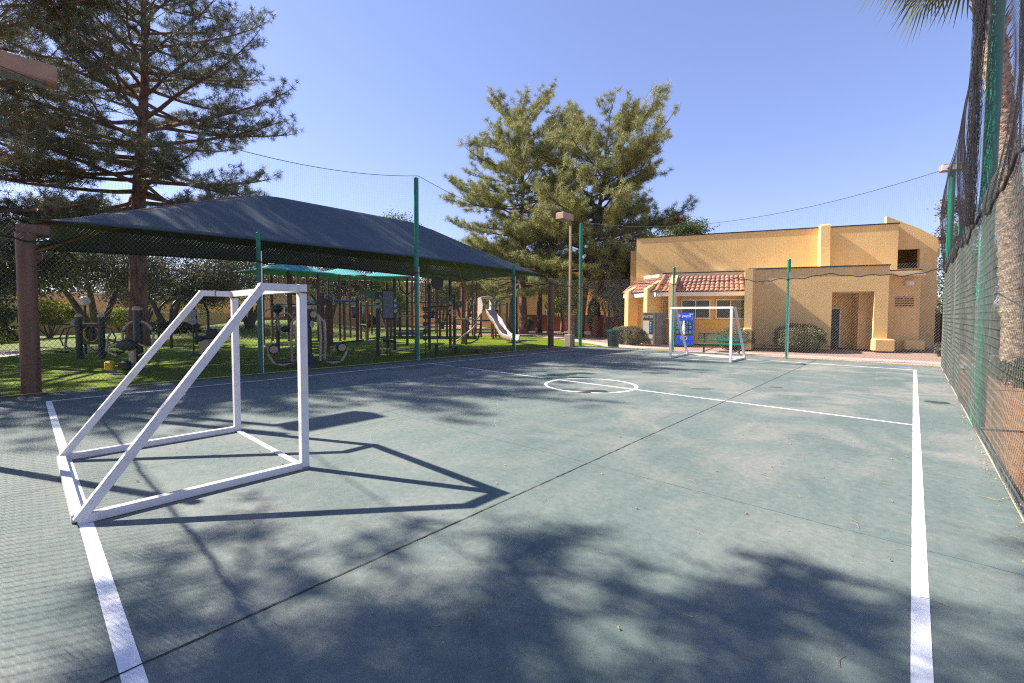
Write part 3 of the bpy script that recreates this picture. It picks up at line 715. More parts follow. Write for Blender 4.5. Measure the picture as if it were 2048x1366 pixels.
t = thing('sit_up_bench', 'low slanted sit up bench with cream roller frame on the turf', 'exercise bench', (-18.0, 9.7, 0), R(46))
MB().beam((-1.0, 0, .42), (.35, 0, .58), .38, .06).build('bench_pad', 'pad_black', t)
MB().tube([(-1.0, 0, .38), (.45, 0, .52), (1.2, 0, .62)], .035, 8).build('frame_rail', 'cream', t, True)
for a, b in (((-.75, -.12, .4), (-.95, -.15, 0)), ((-.75, .12, .4), (-.95, .15, 0)), ((1.15, 0, .6), (1.2, 0, 0))): MB().tube([a, b], .03, 8).build('leg', 'cream', t, True)
for x, z in ((.45, .98), (.95, .88)):
    MB().tube([(x + .05, 0, .55), (x, 0, z)], .03, 8).build('roller_stem', 'cream', t, True)
    MB().lathe((x, -.16, z), [(.055, 0), (.055, .32)], 10, (0, 1, 0)).build('roller', 'cream', t, True)
MB().tube([(1.2, 0, .58), (1.75, .1, .5)], .06, 8).build('foot_roll', 'pad_black', t, True)

t = thing('reaction_board', 'grey rounded board on two thin legs beside the net post', 'exercise board', (-15.75, 9.95, 0), R(44))
MB().box((0, 0, 2.10), (.44, .05, 1.12), 0, .02).build('board', 'greypanel', t)
m = MB(); m.tube([(-.19, 0, 1.52), (.19, 0, 1.52), (.235, 0, 1.58), (.235, 0, 2.62), (.19, 0, 2.68), (-.19, 0, 2.68), (-.235, 0, 2.62), (-.235, 0, 1.58), (-.19, 0, 1.52)], .022, 8); m.build('board_frame', 'pole_black', t, True)
for x in (-.06, .06): MB().tube([(x, 0, 0), (x, 0, 1.53)], .022, 8).build('leg', 'pole_black', t, True)
for k_ in range(3): MB().disc((.28, .02, 2.28 - .22 * k_), .075, .02, VD).build('instruction_disc', 'disc', t)

# calisthenics rig: dark posts with cream and green bars
rig = thing('calisthenics_rig', 'tall dark calisthenics rig with cream bars behind the net post', 'exercise rig', (-18.4, 12.0, 0))
def RP(x, y): return (x + 18.4, y - 12.0)
rp = {}
for k_, (x, y, h) in dict(a=(-16.3, 9.8, 2.62), b=(-19.4, 12.2, 3.2), c=(-18.3, 11.9, 3.4), d=(-20.6, 14.2, 3.7), e=(-17.45, 13.3, 3.2), g=(-17.2, 14.4, 3.5), h=(-18.4, 15.7, 2.75)).items():
    rp[k_] = RP(x, y); p_ = post(rig, *RP(x, y), h, .07, cap=None)
def bar(a, b, z, m='cream', r=.032, z2=None): MB().tube([(*rp[a], z), (*rp[b], z2 or z)], r, 8).build('bar', m, rig, True)
bar('c', 'e', 2.58); bar('e', 'g', 2.62); bar('c', 'e', 1.62); bar('b', 'd', 2.3, 'eqgreen'); bar('d', 'h', 2.35, 'eqgreen'); bar('a', 'c', 2.36, 'pole_black')
bar('a', 'c', 2.66, 'cream'); bar('b', 'c', 3.0, 'pole_black'); bar('g', 'h', 2.55, 'pole_black')
for k_, zs in (('a', (2.25, 2.02)), ('g', (2.28, 2.04, 1.8)), ('h', (1.9, 1.68))):
    x, y = rp[k_]; discs(rig, x + .1, y - .06, zs, VD, .085)
for z in (.3, .55, .8, 1.05, 1.3, 1.55, 1.8, 2.05): MB().tube([(rp['e'][0] - .26, rp['e'][1] - .2, z), (rp['e'][0] + .26, rp['e'][1] + .2, z)], .018, 6).build('rung', 'pole_black', rig, True)
for z in (.5, .9, 1.3, 1.7, 2.1): MB().tube([(*rp['e'], z), (*rp['g'], z)], .015, 6).build('ladder_rung', 'pole_black', rig, True)
for q in range(4):       # hanging trapeze grips
    x = rp['e'][0] + (rp['g'][0] - rp['e'][0]) * (.2 + .2 * q) - .9; y = rp['e'][1] + (rp['g'][1] - rp['e'][1]) * (.2 + .2 * q) + .9
    MB().tube([(x, y, 2.42), (x - .07, y - .04, 2.2), (x + .07, y + .04, 2.2), (x, y, 2.42)], .016, 6).build('hanging_grip', 'disc', rig, True)
for s in (0, 1):   # lyre shaped horn on top
    MB().tube([(rp['d'][0], rp['d'][1], 2.75), (rp['d'][0] - .28 + .56 * s, rp['d'][1] - .22 + .44 * s, 3.05), (rp['d'][0] - .36 + .72 * s, rp['d'][1] - .3 + .6 * s, 3.6)], .035, 8).build('horn', 'pole_black', rig, True)
MB().box((rp['h'][0] + .25, rp['h'][1] + .1, 2.25), (.3, .05, .34), R(45), .02).build('green_sign', 'eqgreen', rig)
MB().box((rp['h'][0] + .285, rp['h'][1] + .065, 2.27), (.14, .02, .13), R(45)).build('yellow_mark', 'yellow', rig)
m = MB(); x, y = rp['a']; m.add([(x - .75, y - .5, 2.66), (x - .05, y - .03, 2.66), (x - .05, y - .03, 2.25), (x - .75, y - .44, 2.66), (x - .05, y + .03, 2.66), (x - .05, y + .03, 2.25)], [(0, 2, 1), (3, 4, 5), (0, 1, 4, 3), (1, 2, 5, 4), (2, 0, 3, 5)])
m.build('green_pennant', 'eqgreen', rig)

t = thing('target_disc', 'round black disc on a thin pole above the rig', 'target disc', (-16.9, 13.35, 0))
MB().tube([(0, 0, 0), (0, 0, 2.9)], .03, 8).build('pole', 'pole_black', t, True)
MB().disc((0, 0, 3.2), .30, .05, VD, 24).build('disc', 'pole_black', t)
t = thing('bead_pole', 'thin pole strung with dark round discs right of the net post', 'climbing pole', (-14.15, 10.6, 0))
MB().tube([(0, 0, 0), (0, 0, 1.9)], .022, 8).build('pole', 'pole_black', t, True)
for k_ in range(5): MB().disc((.02, -.03, 1.9 - .28 * k_), .10, .05, VD, 16).build('disc', 'pole_black', t)

for x, y, h, lab in ((-14.35, 11.29, .53, 'tallest of the three round stepping pods by the fence'), (-14.65, 12.59, .36, 'middle height stepping pod of the three by the fence'), (-14.46, 13.6, .2, 'lowest round stepping pod, nearest the slide')):
    t = thing('stepping_pod', lab, 'stepping pod', (x, y, 0), 0, 'round stepping pods')
    MB().tube([(0, 0, 0), (0, 0, h - .03)], .075, 12).build('stem', 'pole_black', t, True)
    m = MB().lathe((0, 0, h), [(.30, -.03), (.335, -.02), (.335, .0), (.32, .012)], 24); pl = m.build('top_plate', 'eqgreen', t)
    m = MB()
    for i in range(26):
        a = i * 2.4; q = .29 * math.sqrt((i + .5) / 26); m.lathe((q * math.cos(a), q * math.sin(a), h + .012), [(.022, 0), (.015, .008)], 6)
    m.build('grip_studs', 'yellow', pl)

t = thing('balance_rails', 'pair of looping cream hand rails on the turf', 'hand rail', (-18.6, 16.6, 0), R(48))
for dy, m_ in ((0, 'cream'), (.45, 'cream')):
    MB().tube([(-.75, dy, .42), (-.72, dy, .25), (-.55, dy, .18), (-.35, dy, .28), (.55, dy, 1.0), (.68, dy, 1.2), (.62, dy, 1.4), (.45, dy, 1.45), (-.6, dy, 1.45)], .035, 8).build('rail', m_, t, True)
MB().tube([(-.2, -.2, .12), (.35, -.2, .12), (.7, -.2, .3), (.85, -.2, .7), (.9, -.2, 1.3)], .04, 8).build('curved_bar', 'pole_black', t, True)
for x in (-.6, .1): post(t, x, .2, 1.5, .05, cap=None)

# slide
def slide():
    t = thing('slide', 'beige plastic slide with a hood and wavy chute', 'slide', (-21.3, 20.95, 0), math.atan2(-.95, 3.15))
    # chute along local +x from the deck down; path (x, z)
    path = [(0, 2.05), (.35, 2.0), (.8, 1.62), (1.2, 1.32), (1.6, 1.12), (2.0, .75), (2.4, .42), (2.8, .24), (3.3, .18), (3.75, .16)]
    prof = [(-.42, .28), (-.40, .32), (-.36, .26), (-.30, .05), (-.15, 0), (.15, 0), (.30, .05), (.36, .26), (.40, .32), (.42, .28), (.36, -.06), (-.36, -.06)]
    V, F = [], []; n = len(prof); P = []
    for i in range(len(path) - 1):
        for k_ in range(4):
            f = k_ / 4; f2 = f * f * (3 - 2 * f); P.append((path[i][0] + (path[i + 1][0] - path[i][0]) * f, path[i][1] + (path[i + 1][1] - path[i][1]) * (f2 * .5 + f * .5)))
    P.append(path[-1])
    for x, z in P: V += [(x, y, z + h) for y, h in prof]
    for i in range(len(P) - 1):
        for j in range(n): F.append((i * n + j, i * n + (j + 1) % n, (i + 1) * n + (j + 1) % n, (i + 1) * n + j))
    F += [tuple(range(n)), tuple((len(P) - 1) * n + j for j in range(n - 1, -1, -1))]
    V = [(x, y * .78, z) for x, y, z in V]; link_mesh('chute', V, F, 'slide', t, True)
    m = MB()
    for s in (-1, 1):
        m.add([(-.35, s * .42, 1.55), (.25, s * .42, 1.85), (.42, s * .42, 2.35), (.15, s * .42, 2.75), (-.35, s * .42, 2.8), (-.35, s * .46, 1.55), (.25, s * .46, 1.85), (.42, s * .46, 2.35), (.15, s * .46, 2.75), (-.35, s * .46, 2.8)],
              [(0, 1, 2, 3, 4), (9, 8, 7, 6, 5)] + [(i, (i + 1) % 5, (i + 1) % 5 + 5, i + 5) for i in range(5)])
    m.build('side_panel', 'slide', t)
    m = MB(); m.tube([(.05, -.44, 2.78), (.08, 0, 2.86), (.05, .44, 2.78)], .1, 10); m.box((-.12, 0, 2.80), (.45, .9, .08), 0, .02); m.build('hood', 'slide', t, True)
    MB().tube([(3.2, .25, .1), (3.1, .3, -.02)], .03, 6).tube([(3.2, -.25, .1), (3.1, -.3, -.02)], .03, 6).build('foot', 'galv', t)
slide()
t = thing('play_deck', 'play structure deck on redwood brown posts holding the slide top', 'play structure', (-22.2, 21.6, 0))
D0 = lambda x, y: (x + 22.2, y - 21.6)
for x, y, h in ((-21.35, 21.66, 2.1), (-22.68, 21.17, 2.5), (-23.82, 22.89, 2.5), (-23.47, 21.28, 2.55), (-22.3, 23.3, 2.55)): post(t, *D0(x, y), h, .075, 'woodpost', cap='eqgreen')
MB().box((*D0(-22.5, 22.1), 1.28), (1.5, 1.3, .09), R(-20)).build('deck', 'pole_black', t)
MB().tube([(*D0(-22.7, 20.9), .75), (*D0(-22.3, 20.7), 1.3), (*D0(-22.4, 21.3), 1.5)], .035, 6).build('ladder_rail', 'eqblue', t, True)
MB().tube([(*D0(-23.47, 21.28), 1.35), (*D0(-26.2, 21.6), 1.38)], .03, 6).build('low_bar', 'eqgreen', t)
for a, b in (((-22.68, 21.17), (-23.82, 22.89)), ((-23.47, 21.28), (-22.3, 23.3))): MB().tube([(*D0(*a), 2.4), (*D0(*b), 2.4)], .035, 8).build('top_bar', 'eqgreen', t)
t = thing('pull_up_station', 'green topped bar frame on brown posts behind the slide', 'bar frame', (-23.0, 24.2, 0))
D1 = lambda x, y: (x + 23, y - 24.2)
for x, y in ((-24.05, 25.99), (-22.6, 23.2), (-23.7, 23.9)): post(t, *D1(x, y), 2.62, .075, 'woodpost', cap='eqgreen')
for a, b in (((-24.05, 25.99), (-22.6, 23.2)), ((-22.6, 23.2), (-23.7, 23.9))): MB().tube([(*D1(*a), 2.48), (*D1(*b), 2.48)], .04, 8).build('top_bar', 'eqgreen', t)

# monkey bars and the climbing frames in the middle distance
mk = thing('monkey_bars', 'long overhead monkey bars with teal rails on brown posts', 'monkey bars', (-22.5, 11.5, 0))
D2 = lambda x, y: (x + 22.5, y - 11.5)
for x, y, h in ((-18.71, 8.6, 2.55), (-23.03, 11.08, 2.6), (-20.6, 9.75, 2.55), (-23.06, 12.6, 2.6), (-25.54, 10.82, 2.5), (-27.3, 14.0, 2.5)): post(mk, *D2(x, y), h, .085, 'woodpost', cap='eqblue')
def rail2(a, b, z=2.42, m='eqblue', r=.045): MB().tube([(*D2(*a), z), (*D2(*b), z)], r, 8).build('rail', m, mk)
rail2((-18.71, 8.6), (-20.6, 9.75)); rail2((-20.6, 9.75), (-23.03, 11.08)); rail2((-25.54, 10.82), (-27.3, 14.0), 2.4); rail2((-23.03, 11.08), (-23.06, 12.6), 2.42); rail2((-20.1, 8.1), (-24.2, 10.5), 2.38); rail2((-23.06, 12.6), (-27.3, 14.0), 2.3, 'eqgreen')
m = MB()
for k_ in range(11):
    f = k_ / 10; x0_, y0_ = -18.9 + (-23.0 + 18.9) * f, 8.7 + (11.0 - 8.7) * f
    m.tube([(*D2(x0_, y0_), 2.4), (*D2(x0_ - .45, y0_ - .15), 2.12), (*D2(x0_ - 1.1, y0_ - .5), 2.36)], .02, 6)
m.build('rungs', 'eqblue', mk)
t = thing('tall_play_tower', 'row of very tall brown posts under the teal sail', 'play tower', (-29.2, 11.1, 0))
D3 = lambda x, y: (x + 29.2, y - 11.1)
for x, y, h in ((-29.8, 10.53, 4.1), (-28.41, 11.0, 4.5), (-30.36, 11.9, 4.4), (-24.9 - 3, 12.6, 4.2)): post(t, *D3(x, y), h, .085, 'woodpost', cap=None)
MB().tube([(*D3(-29.8, 10.53), 2.3), (*D3(-28.41, 11.0), 2.3)], .04, 8).build('rail', 'pole_black', t); MB().tube([(*D3(-28.41, 11.0), 2.3), (*D3(-27.9, 12.6), 2.3)], .04, 8).build('rail', 'pole_black', t)
MB().box((*D3(-29.1, 11.6), 1.5), (1.5, 1.2, .1)).build('deck', 'pole_black', t)
t = thing('jungle_gym', 'low green railed climbing frame on redwood posts, mid ground', 'climbing frame', (-27.8, 16.6, 0))
D4 = lambda x, y: (x + 27.8, y - 16.6)
for x, y, h in ((-28.07, 15.59, 2.5), (-26.7, 15.29, 2.5), (-28.36, 17.15, 2.5), (-27.0, 17.3, 2.6), (-27.92, 18.61, 2.5), (-27.29, 19.26, 2.5)): post(t, *D4(x, y), h, .085, 'woodpost', cap='eqgreen')
for a, b, z in (((-28.07, 15.59), (-28.36, 17.15), 2.3), ((-26.7, 15.29), (-27.0, 17.3), 2.3), ((-27.0, 17.3), (-27.92, 18.61), 2.3), ((-28.36, 17.15), (-27.29, 19.26), 1.9), ((-26.7, 15.29), (-28.07, 15.59), 1.0)): MB().tube([(*D4(*a), z), (*D4(*b), z)], .045, 8).build('rail', 'eqgreen', t)
for z in (.5, .9, 1.3, 1.7, 2.1): MB().tube([(*D4(-27.92, 18.61), z), (*D4(-27.29, 19.26), z)], .025, 6).build('rung', 'eqgreen', t)
t = thing('low_stage', 'low pale bench block on the turf behind the climbing frame', 'bench', (-28.9, 20.2, 0), R(60))
MB().box((0, 0, .22), (2.2, .8, .2), 0, .03).build('seat', 'concrete', t)
for x in (-.8, .8): MB().box((x, 0, .06), (.3, .6, .12)).build('leg', 'cream', t)
t = thing('ladder_frame', 'rope ladder frame on brown posts left of the slide', 'climbing frame', (-25.2, 20.4, 0))
D5 = lambda x, y: (x + 25.2, y - 20.4)
for x, y in ((-24.84, 19.85), (-25.55, 21.08), (-24.4, 20.9)): post(t, *D5(x, y), 2.55, .08, 'woodpost', cap='eqgreen')
for z in (.5, .95, 1.4, 1.85, 2.3): MB().tube([(*D5(-24.84, 19.85), z), (*D5(-25.55, 21.08), z)], .022, 6).build('rung', 'pole_black', t)
for z in (1.2, 1.45, 1.7, 1.95): MB().box((.1, .1, z), (.36, .03, .03), R(50)).build('grip', 'disc', t)

# ------------------------------------------------------------------ clubhouse
BA = 20.6; OB = Vector((-4.55, 27.05, 0)); eb = Vector((math.cos(R(BA)), math.sin(R(BA)), 0)); nb = Vector((eb.y, -eb.x, 0))
# building local frame: x = along facade (t), y = -s (into the building), z up
bld = thing('clubhouse', 'ochre stucco clubhouse with tiled porch and tall flat roofed block', 'building', OB, R(BA))
def B(name, c, dd, m='stucco', rz=0., b=0., parent=bld): return MB().box(c, dd, rz, b).build(name, m, parent)
def pbox(name, t0, t1, s0, s1, z0, z1, m='stucco', parent=bld):  # s towards camera
    return B(name, ((t0 + t1) / 2, -(s0 + s1) / 2, (z0 + z1) / 2), (abs(t1 - t0), abs(s1 - s0), z1 - z0), m, parent=parent)
# single storey facade with recessed doorway 1.55..3.3
pbox('wall', -2.25, 1.55, -.45, 0, 0, 4.17); pbox('wall', 3.30, 3.86, -.9, 0, 0, 4.17); pbox('lintel', 1.55, 3.30, -.45, 0, 2.93, 4.17)
pbox('recess_wall', 1.55, 3.3, -2.1, -1.9, 0, 2.93, 'stucco'); pbox('recess_ceiling', 1.55, 3.3, -1.9, -.45, 2.88, 2.93, 'creamtrim'); pbox('recess_side', 1.45, 1.55, -1.9, -.45, 0, 2.93, 'stucco')
pbox('recess_side', 2.93, 3.30, -1.9, -.9, 0, 2.9, 'stucco')
pbox('roof_slab', -2.25, 5.45, -3.0, -.5, 3.7, 3.85, 'creamtrim')
pbox('coping', -2.25, 3.9, -.28, .045, 4.172, 4.23, 'coping')
pbox('wall', 3.86, 5.46, -1.3, -1.0, 0, 3.98); pbox('coping', 3.9, 5.5, -1.2, -.95, 3.982, 4.03, 'coping')
m = MB(); m.box((3.62, -.22, .30), (.82, .5, .60), 0, .05); m.build('footing', 'stucco', bld)
m = MB(); m.box((5.2, .85, .28), (.8, .4, .5), 0, .05); m.build('footing', 'stucco', bld)
pbox('weep_screed', -2.2, 1.545, -.02, .02, .12, .15, 'coping')
d_ = MB(); d_.box((1.97, 1.86, 1.04), (.80, .06, 2.04)); dr = d_.build('door', 'doordark', bld)
MB().lathe((2.28, 1.8, 1.0), [(.03, 0), (.03, .05)], 8, (0, 1, 0)).build('handle', 'silver', dr)
m = MB(); m.box((1.56, 1.84, 1.08), (.06, .1, 2.16)); m.box((2.40, 1.84, 1.08), (.06, .1, 2.16)); m.box((1.98, 1.84, 2.13), (.78, .098, .07)); m.build('door_frame', 'frame', dr)
pl_ = MB(); pl_.box((1.75, 1.815, 1.42), (.32, .012, .26)); pl_.build('door_sign', 'creamtrim', dr)
v = MB(); v.box((4.84, 1.0, 2.42), (.74, .02, .52)); vt = v.build('vent', 'maroon', bld)
m = MB()
for k_ in range(6): m.box((4.84, .985, 2.20 + .088 * k_), (.74, .04, .035))
m.build('louvre', 'stucco', vt)
m = MB(); m.box((4.97, .90, 3.36), (.36, .22, .30), 0, .05); wl = m.build('wall_light', 'creamtrim', bld); MB().box((5.02, .78, 3.34), (.2, .03, .16), 0).build('lens', 'lightbox', wl)
m = MB(); m.box((-1.38, -.07, 3.44), (.24, .14, .16), 0, .02); m.build('wall_light', 'lightbox', bld)
m = MB(); m.box((2.9, 1.2, 2.75), (.1, .3, .16)); m.build('conduit_box', 'creamtrim', bld)
MB().tube([(4.45, .95, .0), (4.45, .95, .28)], .06, 8).tube([(4.45, .95, .28), (4.45, .8, .34)], .04, 8).build('standpipe', 'coping', bld, True)
# buttress fin between porch and facade
m = MB(); a = (-2.42, -1.95); b_ = (-2.08, .3)
m.add([(-2.61, -1.95, 0), (-2.26, -1.95, 0), (-1.9, .0, 0), (-2.25, .0, 0), (-2.61, -1.95, 4.02), (-2.26, -1.95, 4.02), (-1.9, .0, 4.19), (-2.25, .0, 4.19)], [(3, 2, 1, 0), (4, 5, 6, 7), (0, 1, 5, 4), (1, 2, 6, 5), (2, 3, 7, 6), (3, 0, 4, 7)])
fn = m.build('buttress', 'stucco', bld)
m = MB(); m.box((-2.435, -2.01, 1.02), (.38, .14, .14), 0, .03); m.build('ledge', 'stucco', fn)
# porch section C : window wall s=-1.8
WS = -1.8
def wall_holes(name, t0, t1, z0, z1, s, th, holes, mt, parent):
    """wall slab built from pieces around window holes"""
    m = MB(); xs = sorted({t0, t1, *[h[0] for h in holes], *[h[1] for h in holes]})
    for x0, x1 in zip(xs, xs[1:]):
        hs = [h for h in holes if h[0] <= x0 + 1e-6 and h[1] >= x1 - 1e-6]
        if hs:
            h = hs[0]; m.box(((x0 + x1) / 2, -s + th / 2, (z0 + h[2]) / 2), (x1 - x0, th, h[2] - z0)); m.box(((x0 + x1) / 2, -s + th / 2, (h[3] + z1) / 2), (x1 - x0, th, z1 - h[3]))
        else: m.box(((x0 + x1) / 2, -s + th / 2, (z0 + z1) / 2), (x1 - x0, th, z1 - z0))
    return m.build(name, mt, parent)
def window(t0, t1, z0, z1, s, parent, split=True, rail=.55):
    m = MB(); f = .07; y = -s; zc = z0 + (z1 - z0) * rail
    m.box(((t0 + t1) / 2, y - .01, z1 - f / 2), (t1 - t0, .1, f)); m.box(((t0 + t1) / 2, y - .03, z0 + f / 2), (t1 - t0, .14, f))
    for x in (t0 + f / 2, t1 - f / 2): m.box((x, y - .012, (z0 + z1) / 2), (f, .1, z1 - z0 - 2 * f))
    if split: m.box(((t0 + t1) / 2, y, (z0 + z1) / 2), (.05, .07, z1 - z0 - 2 * f))
    m.box(((t0 + t1) / 2, y + .005, zc), (t1 - t0 - 2 * f, .05, .035))
    o = m.build('window', 'frame', parent); MB().box(((t0 + t1) / 2, y + .03, (z0 + z1) / 2), (t1 - t0 - .04, .02, z1 - z0 - .04)).build('pane', 'glass', o)
    return o
wins = [(-5.62, -4.0, 1.50, 2.66), (-3.72, -2.15, 1.50, 2.66), (-6.75, -6.0, 1.50, 2.66)]
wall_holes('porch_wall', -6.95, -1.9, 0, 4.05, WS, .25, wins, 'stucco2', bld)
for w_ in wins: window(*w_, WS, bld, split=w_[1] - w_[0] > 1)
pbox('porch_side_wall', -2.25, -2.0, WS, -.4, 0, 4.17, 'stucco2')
ES = -.8   # eave line
def tile_roof(name, p0, p1, q0, q1, z0, z1, rows=5, pw=.265):
    """barrel tiles from eave p0-p1 (xy local, z0) up to q0-q1 (z1)"""
    p0, p1, q0, q1 = (np.array([*p, z]) for p, z in ((p0, z0), (p1, z0), (q0, z1), (q1, z1)))
    L = np.linalg.norm(p1 - p0); nc = int(round(L / pw)); per = 8; nu = nc * per; n = np.cross(p1 - p0, q0 - p0); n /= np.linalg.norm(n)
    if n[2] < 0: n = -n
    V, F = [], []
    for r in range(rows):
        k = len(V)
        for e, lift in ((0, .055), (1, .0)):
            v = (r + e * 1.06) / rows; v = min(v, 1)
            for i in range(nu + 1):
                u = i / nu; ph = (i % per) / per; hgt = .085 * abs(math.sin(math.pi * ph)) ** .7 * (1 if True else 0)
                jit = .008 * math.sin(i // per * 7.1 + r * 3.3)
                P = (p0 * (1 - u) + p1 * u) * (1 - v) + (q0 * (1 - u) + q1 * u) * v
                V.append(tuple(P + n * (hgt + lift + jit)))
        for i in range(nu): F.append((k + i, k + i + 1, k + nu + 2 + i, k + nu + 1 + i))
        # butt end of the row
        k2 = len(V); 
        for i in range(nu + 1): V.append(tuple(np.array(V[k + i]) - n * .055))
        for i in range(nu): F.append((k2 + i, k2 + i + 1, k + i + 1, k + i))
    o = link_mesh(name, V, F, 'tile', bld, False); o.data.shade_smooth()
    try: o.data.set_sharp_from_angle(angle=R(50))
    except Exception: pass
    return o
zE, zT = 3.06, 4.0
# local coordinates: y = -s
cE = (-6.98, -ES + 0.); cT = (-6.55, 1.8)
tile_roof('tile_roof', cE, (-2.3, -ES), cT, (-2.3, 1.8), zE, zT)
LA = 3.1; dA = (-math.cos(R(45)), math.sin(R(45)))
aE = (cE[0] + dA[0] * LA, cE[1] + dA[1] * LA); aT = (aE[0] + .7, aE[1] + 1.0)
tile_roof('tile_roof', aE, cE, (cT[0] + dA[0] * (LA - .9), cT[1] + dA[1] * (LA - .9)), cT, zE, zT)
m = MB(); m.tube([(cE[0], cE[1] - .03, zE + .06), ((cE[0] + cT[0]) / 2, (cE[1] + cT[1]) / 2, (zE + zT) / 2 + .1), (cT[0], cT[1], zT + .12)], [.13, .12, .12], 10); m.build('hip_tiles', 'tile', bld, True)
tl = (cT[0] + dA[0] * (LA - .9), cT[1] + dA[1] * (LA - .9))
m = MB(); m.tube([(aE[0], aE[1], zE + .06), (tl[0], tl[1], zT + .1)], .12, 10); m.build('hip_tiles', 'tile', bld, True)
m = MB(); m.beam((cE[0] + .02, cE[1] + .05, 2.94), (-2.3, -ES + .05, 2.94), .05, .235); m.beam((aE[0], aE[1] + .05, 2.94), (cE[0] - .03, cE[1] + .06, 2.94), .05, .235); m.build('fascia', 'fascia', bld)
m = MB(); m.add([(cE[0], cE[1] + .1, 2.85), (-2.3, -ES + .1, 2.85), (-2.3, 1.8, 2.85), (-6.6, 1.8, 2.85), (aE[0] + .1, aE[1] + .1, 2.85), (tl[0], tl[1], 2.85)], [(0, 1, 2, 3), (4, 0, 3, 5)]); m.build('soffit', 'creamtrim', bld)
m = MB(); m.box((-4.6, 1.86, 4.13), (4.6, .12, .2)); m.build('upper_band', 'creamtrim', bld); pbox('coping', -6.7, -2.25, -1.95, -1.75, 4.235, 4.29, 'coping')
m = MB(); m.beam((tl[0] - .1, tl[1] + .05, 4.13), (-6.72, 1.86, 4.13), .14, .2); m.build('upper_band', 'creamtrim', bld)
pbox('roof_vent', -4.1, -2.7, -2.9, -2.5, 4.0, 4.38, 'fascia')
# porch wing A : wall behind, 45 degrees
oA = thing  # noqa
nA = (-math.sin(R(45)), -math.cos(R(45)))
def WA(u, off): return (cT[0] + dA[0] * u - nA[0] * off, cT[1] + dA[1] * u - nA[1] * off)
c0, c1 = WA(-.1, .1), WA(2.6, .1); m = MB(); m.beam((*c0, 2.0), (*c1, 2.0), .25, 4.0); m.build('porch_wall', 'stucco2', bld)
cw = WA(1.15, -.04); m = MB(); m.box((*cw, 1.35), (.42, .06, 1.9), R(135)); m.build('side_door', 'doordark', bld)
m = MB(); cw = WA(.55, -.05); m.box((*cw, 2.0), (.5, .05, 1.2), R(135)); ww = m.build('window', 'frame', bld); m = MB(); m.box((*WA(.55, -.08), 2.0), (.38, .03, 1.06), R(135)); m.build('pane', 'glass', ww)
m = MB()   # arched screen beside the door
A0 = [(1.7 + .55 * math.cos(R(q)), 1.9 + .55 * math.sin(R(q))) for q in range(0, 91, 10)]
pts = [(1.7, 0)] + [(2.25, 0)] + [(u, z) for u, z in A0]; pts = [(1.5, 0), (2.25, 0)] + A0 + [(1.5, 2.45)]
k = len(pts); vs = [(*WA(u, -.35), z) for u, z in pts] + [(*WA(u, -.50), z) for u, z in pts]
m.add(vs, [tuple(range(k)), tuple(range(2 * k - 1, k - 1, -1))] + [(i, (i + 1) % k, (i + 1) % k + k, i + k) for i in range(k)]); m.build('arched_screen', 'stucco', bld)
# fins
def fin(front, back, w, hf, hb, name='buttress'):
    f = Vector((*front, 0)); b = Vector((*back, 0)); dd = (b - f).normalized(); s = Vector((-dd.y, dd.x, 0)) * (w / 2)
    f2 = f + dd * .28; hm = hf + .12
    vs = [f + s, f - s, b - s, b + s, f2 + s, f2 - s]
    V = [(p.x, p.y, 0) for p in (f + s, f - s, b - s, b + s)] + [((f + s).x, (f + s).y, hf), ((f - s).x, (f - s).y, hf), ((f2 - s).x, (f2 - s).y, hm), ((f2 + s).x, (f2 + s).y, hm), ((b - s).x, (b - s).y, hb), ((b + s).x, (b + s).y, hb)]
    F = [(0, 1, 5, 4), (4, 5, 6, 7), (7, 6, 8, 9), (1, 2, 8, 6, 5), (0, 4, 7, 9, 3), (2, 3, 9, 8)]
    return MB().add(V, F).build(name, 'stucco', bld)
fin((-6.12, .42), (-6.0, 1.75), .36, 3.5, 4.12)
fA = lambda u, off: (cE[0] + dA[0] * u + nA[0] * off, cE[1] + dA[1] * u + nA[1] * off)
fin(fA(.62, .3), fA(.62, -.95), .32, 3.32, 3.95); fin(fA(2.42, .3), fA(2.42, -1.2), .36, 3.22, 3.95)
fin(fA(2.95, -.55), fA(2.9, -1.6), .3, 2.85, 2.9, 'pier')
# upper block
pbox('tall_block', -8.4, 5.2, -13, -3.0, 0, 6.66); pbox('coping', -8.43, 5.24, -13.03, -2.965, 6.662, 6.72, 'coping')
m = MB(); V = [(1.56, 3.0, 4.0), (2.0, 3.0, 4.0), (2.0, 3.0, 6.8), (1.56, 3.0, 6.8), (1.56, 2.35, 4.3), (2.0, 2.35, 4.3), (2.0, 2.5, 6.72), (1.56, 2.5, 6.72), (1.56, 2.6, 6.8), (2.0, 2.6, 6.8)]
m.add(V, [(0, 3, 8, 7, 4), (1, 5, 6, 9, 2), (4, 7, 6, 5), (7, 8, 9, 6), (3, 2, 9, 8), (0, 4, 5, 1)]); m.build('pilaster', 'stucco', bld)
